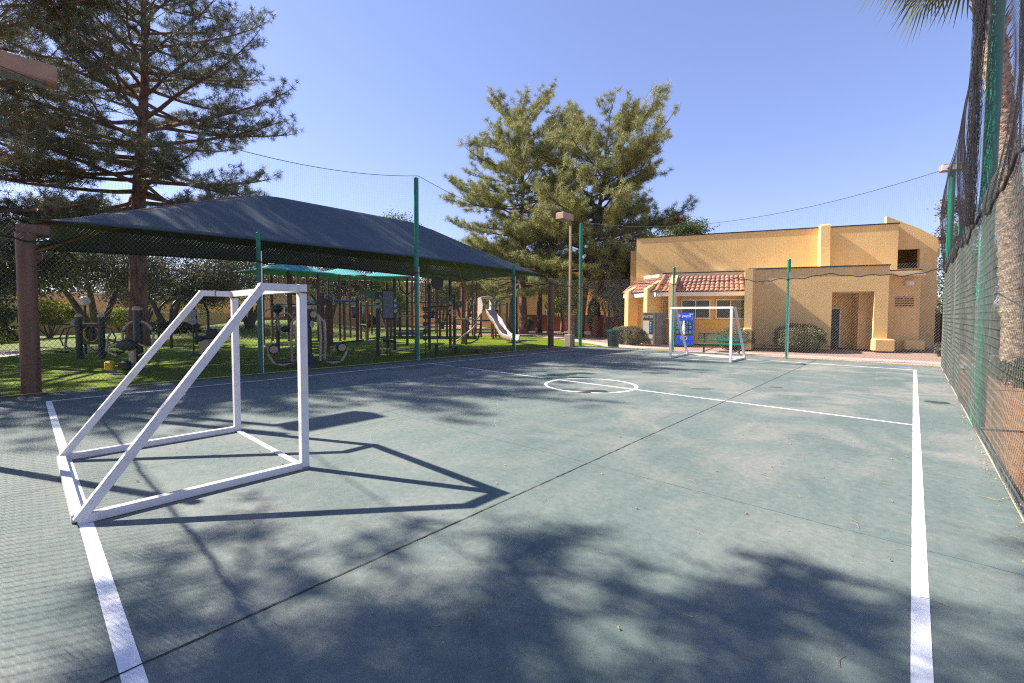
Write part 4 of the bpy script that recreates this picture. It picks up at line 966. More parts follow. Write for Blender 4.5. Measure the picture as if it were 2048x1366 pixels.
# right hand screen wall with balcony opening and sloping top
yS = 3.55; Z = lambda t_: 7.15 - (t_ - 5.0) * .62
m = MB()
def quadwall(a, b, za0, za1, zb0, zb1, y, th):
    V = [(a, y, za0), (b, y, zb0), (b, y, zb1), (a, y, za1)]; V += [(x, yy + th, z) for x, yy, z in V]
    m.add(V, [(0, 1, 2, 3), (7, 6, 5, 4), (0, 4, 5, 1), (1, 5, 6, 2), (2, 6, 7, 3), (3, 7, 4, 0)])
quadwall(4.85, 6.35, 5.35, 7.2, 5.35, Z(6.35) + .08, yS, .3); quadwall(6.35, 7.1, 0, Z(6.35) + .08, 0, Z(7.1), yS, .3); quadwall(4.85, 6.35, 0, 4.3, 0, 4.3, yS, .3)
m.build('screen_wall', 'stucco', bld)
pbox('balcony_ceiling', 4.9, 7.0, -6.5, -3.9, 5.6, 5.75, 'creamtrim'); pbox('balcony_back_wall', 4.9, 7.0, -6.8, -6.5, 3.0, 5.65, 'stucco2'); pbox('balcony_side_wall', 6.9, 7.05, -6.5, -3.9, 3.9, 5.6, 'stucco2'); pbox('balcony_floor', 4.9, 7.0, -6.5, -3.9, 3.8, 3.95, 'creamtrim')
pbox('side_bay', 7.1, 7.45, -5.6, -4.2, 5.0, 5.85, 'stucco'); pbox('side_bay_cap', 7.1, 7.8, -5.8, -4.0, 5.88, 5.98, 'maroon'); pbox('side_bay', 7.1, 7.5, -5.8, -4.4, 2.2, 3.7, 'stucco')
# left low return of the tall block
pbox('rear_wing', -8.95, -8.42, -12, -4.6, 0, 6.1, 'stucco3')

# ------------------------------------------------------------------ vending machines
def text(name, body, size, loc, rot, m, parent, ext=.002, sx=1.):
    cu = bpy.data.curves.new(name, 'FONT'); cu.body = body; cu.size = size; cu.extrude = ext; cu.align_x = 'CENTER'; cu.align_y = 'CENTER'
    cu.materials.append(M[m]); o = bpy.data.objects.new(name, cu); COL.objects.link(o); o.location = loc; o.rotation_euler = rot; o.scale = (sx, 1, 1); o.parent = parent
    bpy.context.view_layer.update()
    me = bpy.data.meshes.new_from_object(o.evaluated_get(bpy.context.evaluated_depsgraph_get())); me.name = name
    bpy.data.objects.remove(o); q = bpy.data.objects.new(name, me); COL.objects.link(q); q.location = loc; q.rotation_euler = rot; q.scale = (sx, 1, 1); q.parent = parent
    if not me.materials: me.materials.append(M[m])
    return q
FR_ = (R(90), 0, 0)
pv = thing('vending_machine', 'blue cola vending machine with round logo behind the far goal', 'vending machine', (-9.52, 24.95, .02), R(17), 'vending machines on the walk')
for k_, e_ in (('pepsi', .22), ('can', .2), ('whiteprint', .15)):   # slight emission added so the front colours look brightly lit
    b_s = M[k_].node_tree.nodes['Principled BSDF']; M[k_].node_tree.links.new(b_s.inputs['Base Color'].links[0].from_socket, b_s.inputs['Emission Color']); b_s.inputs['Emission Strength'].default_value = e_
MB().box((0, .42, .93), (.98, .78, 1.78), 0, .02).build('cabinet', 'vendblack', pv)
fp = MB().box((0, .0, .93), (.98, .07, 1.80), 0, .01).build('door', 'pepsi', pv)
MB().box((-.03, -.038, .99), (.86, .012, .82)).build('display_window', 'vendblack', fp)
disp = [o_ for o_ in (0,)]
for r_ in range(3):
    for c_ in range(5):
        if c_ == 2: continue
        x = -.36 + .165 * c_; z = 1.26 - .25 * r_
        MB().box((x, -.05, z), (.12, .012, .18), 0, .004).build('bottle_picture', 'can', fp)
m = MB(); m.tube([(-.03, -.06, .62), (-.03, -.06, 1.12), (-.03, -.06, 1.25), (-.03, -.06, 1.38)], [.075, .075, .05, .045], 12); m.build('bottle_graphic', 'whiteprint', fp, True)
MB().sphere((-.03, -.125, .83), .035, 10, (1, .4, 1)).build('bottle_label', 'red', fp, True)
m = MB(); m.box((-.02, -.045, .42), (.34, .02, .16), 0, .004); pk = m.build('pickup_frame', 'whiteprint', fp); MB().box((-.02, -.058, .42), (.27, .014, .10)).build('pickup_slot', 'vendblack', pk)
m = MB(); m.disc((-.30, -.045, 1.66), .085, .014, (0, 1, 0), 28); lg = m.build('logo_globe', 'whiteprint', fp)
def lens(pts, name, m_):
    k = len(pts); mm = MB(); mm.add([(x, -.056, z) for x, z in pts] + [(x, -.050, z) for x, z in pts], [tuple(range(k)), tuple(range(2 * k - 1, k - 1, -1))] + [(i, i + k, (i + 1) % k + k, (i + 1) % k) for i in range(k)]); mm.build(name, m_, lg)
cx, cz, rr0 = -.30, 1.66, .078
up = [(cx + rr0 * math.cos(R(q)), cz + rr0 * math.sin(R(q))) for q in range(12, 186, 12)] + [(cx + rr0 * u, cz + rr0 * (.10 - .28 * math.sin(math.pi * (u + 1) / 2 * 1.0) * (-1 if u > 0 else .0) )) for u in (-.6, -.2, .2, .6)]
lens(up, 'logo_red_band', 'red')
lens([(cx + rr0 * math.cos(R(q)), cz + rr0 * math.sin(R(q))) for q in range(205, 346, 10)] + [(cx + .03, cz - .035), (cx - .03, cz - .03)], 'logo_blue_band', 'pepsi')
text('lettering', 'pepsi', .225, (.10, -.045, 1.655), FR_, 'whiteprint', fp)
text('small_lettering', 'ICE COLD', .06, (-.03, -.045, 1.50), FR_, 'whiteprint', fp) if False else None
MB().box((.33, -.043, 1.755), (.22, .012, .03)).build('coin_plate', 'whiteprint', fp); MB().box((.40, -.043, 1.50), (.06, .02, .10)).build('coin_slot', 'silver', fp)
m = MB()
for x in (-.4, .4):
    for y in (.1, .7): m.box((x, y, .0), (.08, .08, .08))
m.build('feet', 'vendblack', pv)

pw_ = thing('vending_machine', 'grey water vending machine with faded panel beside the hedges', 'vending machine', (-11.32, 24.32, .02), R(24 - 45), 'vending machines on the walk')
MB().box((0, .45, .93), (.98, .78, 1.82), 0, .02).build('cabinet', 'vendgrey', pw_)
fp = MB().box((0, .0, .93), (1.0, .1, 1.84), 0, .01).build('door', 'vendframe', pw_)
MB().box((-.02, -.055, 1.60), (.74, .02, .36)).build('header_panel', 'vendblack', fp)
text('lettering', 'WATER', .24, (-.02, -.069, 1.60), FR_, 'vendpanel', fp)
MB().box((-.18, -.055, 1.0), (.48, .02, .74)).build('picture_panel', 'vendpanel', fp)
MB().box((.24, -.055, 1.0), (.26, .02, .74)).build('selection_panel', 'vendblack', fp)
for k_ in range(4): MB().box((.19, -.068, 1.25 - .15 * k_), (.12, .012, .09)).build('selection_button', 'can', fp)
MB().box((-.02, -.055, .46), (.74, .02, .22)).build('pickup_flap', 'vendpanel', fp); MB().box((0, -.05, .12), (.84, .03, .18)).build('kick_plate', 'vendgrey', fp)

# bench and bin
def mesh_bench():
    t = thing('mesh_bench', 'teal perforated metal bench in front of the clubhouse windows', 'bench', (-6.35, 21.0, -.03), R(16))
    L = 1.95
    def grid(name, o, u, v, nu, nv, r=.006):
        o, u, v = map(np.array, (o, u, v)); A, Bq = [], []
        for i in range(nu + 1): A.append(o + u * i / nu); Bq.append(o + u * i / nu + v)
        for i in range(nv + 1): A.append(o + v * i / nv); Bq.append(o + v * i / nv + u)
        V, F = segs_prism(A, Bq, r); g = np_mesh(name, V, F, 'benchteal', t)
        o, u, v = (Vector(x) for x in (o, u, v)); MB().tube([o, o + u, o + u + v, o + v, o], .022, 8, False).build('rim', 'benchteal', g, True)
    grid('seat', (-L / 2, -.22, .46), (L, 0, 0), (0, .42, .01), 62, 14); grid('backrest', (-L / 2 + .0, .30, .60), (L, 0, 0), (0, .10, .32), 62, 11)
    for x in (-.72, .72):
        MB().tube([(x, -.24, .0), (x, -.2, .44)], .028, 8).tube([(x, .22, 0), (x, .22, .46), (x, .38, .9)], .028, 8).tube([(x, -.24, .42), (x, .24, .44)], .022, 8).build('leg', 'pole_black', t, True)
    MB().tube([(-.7, 0, .1), (0, 0, .44), (.7, 0, .1)], .018, 8).build('brace', 'pole_black', t, True)
mesh_bench()
t = thing('litter_bin', 'dark green round litter bin beyond the far left corner post', 'litter bin', (-11.75, 20.98, -.02))
MB().lathe((0, 0, 0), [(.27, 0), (.28, .05), (.33, .84), (.335, .88)], 24).build('body', 'bin', t, True); MB().lathe((0, 0, .88), [(.35, -.02), (.35, .05), (.3, .09), (.1, .1)], 24).build('lid', 'binlid', t, True)

# ------------------------------------------------------------------ walls and buildings behind
def far_wall(label, a, b, h, mt, th=.2, cap=None, z=0.):
    a, b = Vector((*a, 0)), Vector((*b, 0)); t = thing('garden_wall', label, 'wall', (a + b) / 2, math.atan2(b.y - a.y, b.x - a.x)); L = (b - a).length
    MB().box((0, 0, h / 2 - .1 + z), (L, th, h + .2)).build('wall', mt, t)
    if cap: MB().box((0, 0, h + .03 + z), (L + .05, th + .08, .08)).build('cap', cap, t)
    return t
far_wall('yellow garden wall at the far left behind the topiary', (-52, -9), (-50.3, 3.4), 2.35, 'stucco2', cap='creamtrim')
far_wall('lower yellow garden wall right of the topiary hedge', (-50.2, 3.5), (-49.6, 8.6), 1.7, 'stucco2', cap='creamtrim')
far_wall('long tan wall beyond the lawn behind the climbing arches', (-58, 9.0), (-56.5, 17.5), 1.75, 'stucco3', .25, cap='creamtrim')
far_wall('orange terracotta wall seen behind the goal at mid left', (-48.5, 13.2), (-44.5, 19.2), 1.35, 'terra')
far_wall('brown red wall behind the pines left of the canopy column', (-31.8, 36.6), (-24.0, 41.2), 1.7, 'terra')
far_wall('terracotta box wall beside the litter bin and hedges', (-20.1, 32.4), (-16.5, 34.2), 1.55, 'terra', 1.2)
far_wall('dark maroon wall at the far right past the clubhouse', (-.6, 36.5), (4.5, 38.6), 1.9, 'maroon')
far_wall('dark maroon wall along the side yard behind the palm', (7.4, 22), (9.2, 44), 1.3, 'maroon')
def house(label, a, b, depth, h, mt, wins=(), roof=None, overhang=.4):
    a, b = Vector((*a, 0)), Vector((*b, 0)); L = (b - a).length; rz = math.atan2(b.y - a.y, b.x - a.x)
    t = thing('apartment_building', label, 'building', a, rz)
    MB().box((L / 2, depth / 2, h / 2), (L, depth, h)).build('wall', mt, t)
    if roof == 'tile':
        m = MB(); o = overhang
        m.add([(-o, -o, h), (L + o, -o, h), (L + o, depth + o, h), (-o, depth + o, h), (depth / 2, depth / 2, h + 1.1), (L - depth / 2, depth / 2, h + 1.1)], [(0, 1, 5, 4), (1, 2, 5), (2, 3, 4, 5), (3, 0, 4), (3, 2, 1, 0)]); m.build('roof', 'tile', t)
    else: MB().box((L / 2, depth / 2, h + .06), (L + .2, depth + .2, .12)).build('roof', roof or 'coping', t)
    for x, z, ww, wh in wins:
        m = MB(); f = .09
        m.box((x, -.02, z + wh / 2), (ww, .1, f)); m.box((x, -.02, z - wh / 2), (ww, .1, f)); m.box((x - ww / 2, -.021, z), (f, .1, wh)); m.box((x + ww / 2, -.021, z), (f, .1, wh)); m.box((x, -.022, z), (.05, .08, wh))
        wo = m.build('window', 'fascia', t); MB().box((x, -.005, z), (ww, .03, wh)).build('pane', 'glass', wo)
    return t
house('low yellow building with white eaves behind the far left wall', (-74, -24), (-67, 24), 8, 3.9, 'stucco2', [(6, 2.2, 1.4, 1.2), (11, 2.2, 1.2, 1.2), (15.5, 2.2, 1.4, 1.2), (21, 2.2, 1.2, 1.2)], 'fascia')
house('tan two storey building behind the monkey bars', (-60.5, 20.5), (-53, 37.5), 10, 6.2, 'stucco3', [(3.0, 1.9, 1.5, 1.6), (7.0, 1.9, 1.5, 1.6), (11, 1.9, 1.5, 1.6), (15, 1.9, 1.5, 1.6), (3, 4.7, 1.4, 1.3), (9, 4.7, 1.4, 1.3)], 'tile')
house('yellow two storey building behind the slide and pines', (-42.5, 41.0), (-29.0, 47.0), 10, 7.2, 'stucco2', [(2.0, 1.7, 1.0, 1.4), (9.5, 1.7, 1.4, 1.5), (9.5, 4.8, 1.4, 1.4)], 'tile')
house('yellow building with balcony between the right pine and clubhouse', (-26.5, 43.5), (-17.5, 47.2), 9, 7.0, 'stucco2', [(5.0, 1.35, 1.6, 1.7), (2.0, 4.6, 1.3, 1.3)], 'tile')
t = thing('balcony_tower', 'projecting ochre balcony block half hidden by the right pine', 'building', (-23.5, 41.0, 0), R(22))
MB().box((0, 1.2, 2.6), (1.6, 2.4, .95)).build('balcony_wall', 'stucco2', t); MB().box((0, 2.3, 3.4), (1.6, .2, 6.8)).build('wall', 'stucco2', t); MB().box((0, 1.2, 5.9), (2.0, 2.8, .4)).build('roof', 'tile', t)
house('yellow building far behind the white van', (-64, 45), (-50, 56), 8, 7.0, 'stucco2', [(4, 1.7, 1.4, 1.5), (10, 1.7, 1.4, 1.5), (7, 4.7, 1.4, 1.4)], 'tile')
# parked van
t = thing('parked_van', 'white van parked far away behind the play equipment', 'van', (-47.6, 45.0, 0), R(42))
m = MB(); V = [(-2.2, 0, .35), (2.2, 0, .35), (2.2, 0, 1.05), (1.5, 0, 1.25), (1.05, 0, 2.1), (-2.2, 0, 2.15)]; V += [(x, 1.8, z) for x, y, z in V]
m.add(V, [(0, 1, 2, 3, 4, 5), (11, 10, 9, 8, 7, 6)] + [(i, i + 6, (i + 1) % 6 + 6, (i + 1) % 6) for i in range(6)]); m.build('body', 'vanwhite', t)
m = MB(); m.box((.65, -.01, 1.6), (.8, .03, .5)); m.box((-.6, -.01, 1.6), (1.2, .03, .5)); m.build('window', 'glass', t)
for x in (-1.4, 1.35): MB().lathe((x, -.02, .35), [(.35, 0), (.35, .25)], 16, (0, 1, 0)).build('wheel', 'tyre', t)

def tree_belt():
    nr = np.random.default_rng(77); n = 60000; s_ = nr.uniform(0, 1, n); ang = R(-20) + s_ * R(150); rad = 88 + 14 * nr.uniform(0, 1, n)
    hmax = 6.5 + 3.0 * np.sin(ang * 17) + 2.0 * np.sin(ang * 41 + 1) + 1.2 * np.sin(ang * 97)
    z = nr.uniform(0, 1, n) ** .8 * np.maximum(hmax, 2.5); C = np.stack([-np.sin(ang) * rad, np.cos(ang) * rad, z], -1) + nr.normal(size=(n, 3)) * .5
    a = nr.normal(size=(n, 3)); a /= np.linalg.norm(a, axis=1)[:, None]; b = np.cross(a, nr.normal(size=(n, 3))); b /= np.linalg.norm(b, axis=1)[:, None]; q = .55 * nr.uniform(.6, 1.4, (n, 1))
    V = np.stack([C, C + a * q * .5 + b * q * .35, C + a * q, C + a * q * .5 - b * q * .35], 1).reshape(-1, 3)
    o = np_mesh('distant_trees', V, np.arange(n * 4).reshape(-1, 4), 'olive'); tag(o, 'far belt of trees closing the horizon', kind='stuff')
tree_belt()

# ------------------------------------------------------------------ trees
def trunk_path(h, lean, sd, wig=.12, n=12):
    rs = random.Random(sd); ph = rs.uniform(0, 6.28)
    return [Vector((lean[0] * (i / n) + wig * math.sin(i * .7 + ph) * (i / n), lean[1] * (i / n) + wig * math.cos(i * .6 + ph) * (i / n), h * i / n)) for i in range(n + 1)]
def at_path(P, f):
    f = min(max(f, 0), .9999) * (len(P) - 1); i = int(f); return P[i].lerp(P[i + 1], f - i)

def blades(C, D, K, L, W, spread=.75, rs=None):
    """needle tufts: C centres (n,3), D directions (n,3); K triangular needles each"""
    n = len(C); C = np.repeat(C, K, 0); D = np.repeat(D, K, 0)
    d_ = rs.normal(size=(n * K, 3)); d_ /= np.linalg.norm(d_, axis=1)[:, None]
    d_ = D * (1 - spread) + d_ * spread; d_ /= np.linalg.norm(d_, axis=1)[:, None]
    s = np.cross(d_, rs.normal(size=(n * K, 3))); s /= np.linalg.norm(s, axis=1)[:, None]
    l = L * rs.uniform(.65, 1.15, (n * K, 1)); C = C + rs.normal(size=C.shape) * L * .16
    V = np.stack([C - s * W / 2, C + s * W / 2, C + d_ * l], 1).reshape(-1, 3)
    return V, np.arange(n * K * 3).reshape(-1, 3)

def pine(label, loc, H, R0, tr, crown0, seed, nl=90, mt='pine', bark='bark', lean=(0, 0), K=12, L=.26, W=.035, top=.35, bulge=.45, droop=.0, dead=None, fine=.30, pts=None, group=None, squash=1., ph_=0., low=.7, inner=.22, up_=46):
    rs = random.Random(seed); nr = np.random.default_rng(seed)
    t = thing('pine_tree', label, 'pine tree', loc, 0, group)
    P = trunk_path(H, lean, seed, .18)
    MB().tube(P, [tr * (1.25 if i == 0 else 1) * (1 - .86 * (i / 12) ** .9) for i in range(13)], 12).build('trunk', bark, t, True)
    lm = MB(); C, D = [], []; DC, DD = [], []
    for i in range(nl):
        f = (i + rs.random()) / nl; zf = crown0 / H + (1 - crown0 / H) * f ** 1.05; base = at_path(P, zf * .985)
        shape = (low + (1 - low) * min(1, f / bulge)) if f < bulge else top + (1 - top) * (1 - ((f - bulge) / (1 - bulge)) ** 1.6)
        Ln = R0 * shape * rs.uniform(.62, 1.1); az = i * 2.39996 + rs.uniform(-.4, .4) + ph_
        el = R(-8 + droop + up_ * f ** 1.5 + rs.uniform(-17, 17)); dirv = Vector((math.cos(az) * math.cos(el), math.sin(az) * math.cos(el) * squash, math.sin(el)))
        pts_ = [base]; up = rs.uniform(.02, .14) * (1 if rs.random() > .25 else -1)
        for q in range(1, 7):
            s_ = q / 6; pts_.append(base + dirv * (Ln * s_) + Vector((math.sin(q * 1.3 + az) * .07 * Ln * .3, math.cos(q * 1.1 + az) * .07 * Ln * .3, (-.16 * s_ + .30 * s_ * s_ + up * s_) * Ln * (.6 - .3 * f))))
        br = tr * .30 * (1 - .6 * f) * (Ln / R0) ** .5 + .012
        lm.tube(pts_, [br * (1 - .85 * q / 6) + .006 for q in range(7)], 5, False)
        isdead = dead and dead(az % (2 * math.pi), f)
        nsb = max(2, int(Ln / fine))
        for k_ in range(nsb + 1):
            s_ = inner + (1 - inner) * (k_ / nsb) ** .85
            p = at_path(pts_, s_ * .999); td = (at_path(pts_, min(s_ + .05, 1)) - at_path(pts_, s_ - .05)).normalized()
            td2 = td.copy()
            if k_ < nsb: td2.rotate(Matrix.Rotation(rs.choice((-1, 1)) * R(rs.uniform(25, 65)), 3, 'Z'))
            td2.z += rs.uniform(-.2, .35); td2.normalize(); sl = rs.uniform(.6, 1.0) * (Ln * (1 - s_) * .55 + .55 + .05 * R0)
            e = p + td2 * sl + Vector((0, 0, .18 * sl)); mid = p.lerp(e, .55) - Vector((0, 0, .06 * sl)); lm.tube([p, mid, e], [.024, .015, .007], 3, False)
            nm = max(2, int(sl / .24))
            for q in range(nm):
                ff = (q + 1) / nm; c0_ = (p.lerp(mid, ff * 2) if ff < .5 else mid.lerp(e, ff * 2 - 1))
                for _ in range(2 if rs.random() < .55 else 1):
                    off = Vector((rs.gauss(0, 1), rs.gauss(0, 1), rs.gauss(.25, .6))) * (.17 if q < nm - 1 else .07); g = c0_ + off * .85
                    dd_ = isdead and k_ > nsb * .45; (DC if dd_ else C).append(g); (DD if dd_ else D).append((td2 * .8 + off * 1.5 + Vector((0, 0, .45))).normalized())
    lm.build('branches', bark, t, True)
    V, F = blades(np.array(C), np.array(D), K, L, W, .78, nr); np_mesh('foliage', V, F, mt, t)
    if DC: V, F = blades(np.array(DC), np.array(DD), K, L * .9, W * .9, .72, nr); np_mesh('dead_foliage', V, F, 'pinedead', t)
    return t

def leafy(name, label, cat, loc, trunks, blobs, nleaf, mt, bark, seed, size=.13, droop=0., shell=.55, group=None, clump=.32):
    """trunks: list of (points, r0, r1); blobs: list of (centre, (rx,ry,rz))"""
    nr = np.random.default_rng(seed); t = thing(name, label, cat, loc, 0, group); m = MB()
    for pts_, ra, rb in trunks: m.tube(pts_, [ra + (rb - ra) * i / (len(pts_) - 1) for i in range(len(pts_))], 9)
    if trunks: m.build('trunk', bark, t, True)
    tot = sum(b[1][0] * b[1][1] + b[1][2] * b[1][0] for b in blobs); Cs = []
    bm_ = MB()
    for c, rad in blobs:
        n = int(nleaf * (rad[0] * rad[1] + rad[2] * rad[0]) / tot); nc = max(6, int(n / 34))
        u = nr.normal(size=(nc, 3)); u /= np.linalg.norm(u, axis=1)[:, None]; rr = nr.uniform(shell ** 2, 1.05, (nc, 1)) ** .5
        cen = u * rr * np.array(rad) + np.array(c)
        ci = nr.integers(0, nc, n); p = cen[ci] + nr.normal(size=(n, 3)) * clump * np.mean(rad) ** .5 * np.array([1, 1, .8]); Cs.append(p)
        for q in cen[:: max(1, nc // 14)]: bm_.tube([Vector(c) - Vector((0, 0, rad[2] * .5)), Vector(c).lerp(Vector(q), .5) + Vector((0, 0, .1)), Vector(q)], [.04, .025, .01], 4, False)
    if bark: bm_.build('branches', bark, t)
    C = np.concatenate(Cs); n = len(C); a = nr.normal(size=(n, 3)); a[:, 2] -= droop; a /= np.linalg.norm(a, axis=1)[:, None]
    b = np.cross(a, nr.normal(size=(n, 3))); b /= np.linalg.norm(b, axis=1)[:, None]; s = size * nr.uniform(.6, 1.3, (n, 1))
    V = np.stack([C, C + a * s * .5 + b * s * .28, C + a * s, C + a * s * .5 - b * s * .28], 1).reshape(-1, 3)
    np_mesh('foliage', V, np.arange(n * 4).reshape(-1, 4), mt, t); return t

# the big pines
pine('tall pine with a bare reddish trunk and wide limbs, above the canopy', (-30.8, 4.15, -.03), 20.5, 7.3, .46, 6.2, 3, 98, 'pinedark', 'bark', (.6, .6), K=26, L=.32, W=.021, inner=.32, bulge=.3, top=.4, droop=-2, fine=.52)
pine('dark pine filling the top left corner behind the light pole', (-28.2, -2.6, -.03), 17.5, 7.2, .42, 3.5, 5, 92, 'pine', 'bark', (0, 0), K=24, L=.32, W=.023, inner=.38, bulge=.4, top=.5, fine=.55)
pine('dense pine with a straight trunk, left of the middle pair', (-25.9, 30.2, -.03), 18.8, 7.2, .38, 3.8, 8, 70, 'pinegold', 'bark', (-.6, 0), K=34, L=.42, W=.028, bulge=.3, top=.5, fine=.58, low=.9)
pine('leaning pine with a dead brown lower branch, right of the middle pair', (-20.3, 30.4, -.03), 16.2, 7.6, .42, 4.2, 13, 68, 'pinegold', 'barkgrey', (1.7, 1.7), K=34, L=.42, W=.027, bulge=.35, top=.55, fine=.56,
     dead=lambda az, f: .36 < f < .60 and .35 < az < 1.1)
# pine outside the picture that throws the dappled shade over the near court
pine('pine beyond the near fence that shades the foreground, out of the picture', (-12.4, -10.5, -.03), 18.0, 4.7, .34, 8.0, 21, 60, 'pine', 'bark', (0, 0), K=13, L=.32, W=.04, bulge=.4, top=.5, fine=.52)

pine('second pine beyond the near fence shading the foreground, out of the picture', (-8.3, -5.6, -.03), 19.5, 5.9, .34, 8.5, 35, 172, 'pine', 'bark', (0, 0), K=14, L=.36, W=.038, bulge=.4, top=.65, fine=.52, low=.8)
V3 = Vector
def olive_trunks(h, sp, sd, r=.2):
    rs = random.Random(sd); out = []
    for k_ in range(3):
        a = k_ * 2.1 + rs.uniform(-.4, .4); dx, dy = math.cos(a) * sp, math.sin(a) * sp
        out.append(([V3((0, 0, -.1)), V3((dx * .15, dy * .15, h * .25)), V3((dx * .45, dy * .45, h * .5)), V3((dx * .7 + .1, dy * .7, h * .75)), V3((dx, dy, h))], r, r * .35))
    return out
G_OL = 'olive trees behind the play equipment'
leafy('olive_tree', 'olive tree with forked twisting trunk left of the bare pine trunk', 'tree', (-35.8, 3.0, 0), olive_trunks(3.4, 1.6, 1, .27), [((-.3, .3, 4.9), (2.4, 2.6, 1.5)), ((1.0, -1.2, 4.3), (1.5, 1.5, 1.2)), ((0, 2.2, 4.2), (1.5, 1.8, 1.2))], 15000, 'olive', 'barkgrey', 1, .15, group=G_OL)
leafy('olive_tree', 'dark spreading olive tree right of the bare pine trunk', 'tree', (-40.5, 7.2, 0), olive_trunks(3.0, 1.5, 2, .3), [((0, 0, 4.6), (2.2, 2.8, 1.9)), ((0, 2.4, 3.8), (1.6, 1.8, 1.2))], 12000, 'darkleaf', 'barkgrey', 2, .16, group=G_OL)
leafy('olive_tree', 'pale olive tree behind the goal crossbar', 'tree', (-38.5, 12.0, .2), olive_trunks(3.2, 1.4, 3, .26), [((0, 0, 4.8), (2.2, 3.2, 2.0)), ((.6, -2.2, 4.2), (1.6, 1.9, 1.5))], 15000, 'olive', 'barkgrey', 3, .15, group=G_OL)
leafy('leafy_tree', 'bright green leafy tree low behind the goal', 'tree', (-42.5, 9.6, 0), [], [((0, 0, 3.3), (1.6, 2.0, 1.6)), ((0, 2.4, 4.2), (1.6, 2.2, 1.8))], 9000, 'leafy', 'barkgrey', 4, .16)
leafy('olive_tree', 'dark olive tree behind the monkey bars under the canopy edge', 'tree', (-43, 20.5, .4), olive_trunks(3.4, 1.8, 5, .26), [((0, -1.5, 5.2), (2.4, 3.6, 2.2)), ((0, 3, 4.8), (2.2, 3.2, 2.2))], 16000, 'darkleaf', 'barkgrey', 5, .17, group=G_OL)
leafy('leafy_tree', 'yellow green tree glowing behind the grey board', 'tree', (-42.5, 26.6, 0), olive_trunks(2.8, 1.0, 6, .16), [((0, 0, 4.2), (1.6, 2.0, 1.9)), ((.5, 1.2, 2.9), (1.2, 1.3, 1.0))], 9000, 'leafyg', 'barkgrey', 6, .17)
leafy('leafy_tree', 'brownish pine like tree behind the rig and slide', 'tree', (-33.5, 30.0, 0), olive_trunks(3.5, 1.4, 7, .22), [((0, 0, 5.2), (2.8, 2.8, 2.2)), ((2, 1.0, 4.2), (1.9, 1.9, 1.4)), ((-2, -1.5, 4.6), (2.0, 2.2, 1.6))], 14000, 'olive', 'bark', 7, .17)
leafy('leafy_tree', 'tree crown rising above the canopy right of the tall net post', 'tree', (-50.5, 33.5, 0), olive_trunks(9, 2.0, 8, .3), [((0, 0, 12.2), (2.6, 3.0, 2.4)), ((0, -2.5, 10.6), (2.0, 2.4, 1.8))], 9000, 'leafy', 'barkgrey', 8, .2)
leafy('leafy_tree', 'shade tree with low bending branch at the left edge', 'tree', (-27.5, -4.6, 0), [([V3((0, 0, -.1)), V3((.2, .4, 1.5)), V3((.1, 1.2, 2.3)), V3((0, 2.6, 2.1)), V3((.2, 3.6, 2.9))], .2, .06), ([V3((0, 0, 0)), V3((-.2, 0, 2.5)), V3((.2, .5, 4.5))], .22, .1)],
      [((0, 1.5, 4.6), (2.6, 3.4, 1.7)), ((-.5, 4.4, 3.6), (1.8, 1.5, 1.1)), ((1.2, 3.4, 1.5), (.9, 1.6, .7))], 16000, 'darkleaf', 'barkgrey', 9, .13)
leafy('leafy_tree', 'green leafy tree between the canopy column and olive tree', 'tree', (-33, .2, 0), [([V3((0, 0, -.1)), V3((.1, .2, 1.5)), V3((.2, .1, 3.4))], .16, .08)], [((0, 0, 4.2), (1.8, 2.2, 1.6)), ((.3, -1.9, 3.2), (1.4, 1.3, 1.2))], 9000, 'leafy', 'barkgrey', 10, .14)
leafy('grey_tree', 'silvery grey leaved tree left of the clubhouse porch', 'tree', (-17.9, 31.2, 0), olive_trunks(2.6, .9, 11, .16), [((0, 0, 4.4), (1.9, 1.9, 2.0)), ((.8, .4, 2.9), (1.3, 1.3, 1.2)), ((1.5, 1.0, 5.6), (1.2, 1.2, 1.0))], 15000, 'greyleaf', 'barkgrey', 11, .14)
leafy('leafy_tree', 'tall green tree between the right pine and clubhouse roof', 'tree', (-20.2, 37.0, 0), olive_trunks(6, 1.6, 12, .25), [((0, 0, 8.6), (2.0, 2.2, 2.6)), ((.6, -.6, 5.8), (2.0, 2.0, 1.9))], 14000, 'olive', 'barkgrey', 12, .18)
leafy('leafy_tree', 'small round tree crown showing above the clubhouse roof', 'tree', (-21.4, 53, 0), olive_trunks(10, 1.0, 13, .25), [((0, 0, 12.0), (1.7, 1.7, 1.6)), ((2.2, 1.0, 11.8), (1.2, 1.2, 1.2)), ((-3.2, -1.5, 11.2), (1.4, 1.4, .8))], 7000, 'leafy', 'barkgrey', 13, .24)
leafy('weeping_tree', 'weeping green tree hanging left of the light pole', 'tree', (-26.6, 37.0, 0), [([V3((0, 0, -.1)), V3((.1, 0, 2.5)), V3((.3, .1, 5))], .2, .1)], [((0, 0, 4.4), (1.8, 1.6, 1.5)), ((.2, 0, 2.9), (1.5, 1.5, .9))], 10000, 'leafyg', 'bark', 14, .2, droop=1.6)
leafy('leafy_tree', 'dark trees at the far right beyond the clubhouse', 'tree', (3.0, 45.5, 0), olive_trunks(3.5, 1.4, 15, .2), [((-.4, 0, 4.4), (1.6, 1.8, 2.2)), ((1.6, 0, 5.4), (1.8, 1.8, 1.6))], 12000, 'darkleaf', 'barkgrey', 15, .17)
leafy('leafy_tree', 'tall pale tree behind the corner post at far right', 'tree', (2.2, 52, 0), olive_trunks(7.0, 1.0, 16, .15), [((.3, 0, 8.4), (1.1, 1.1, 1.2)), ((0, .5, 10.8), (.8, .8, .8))], 3500, 'greyleaf', 'barkgrey', 16, .22)
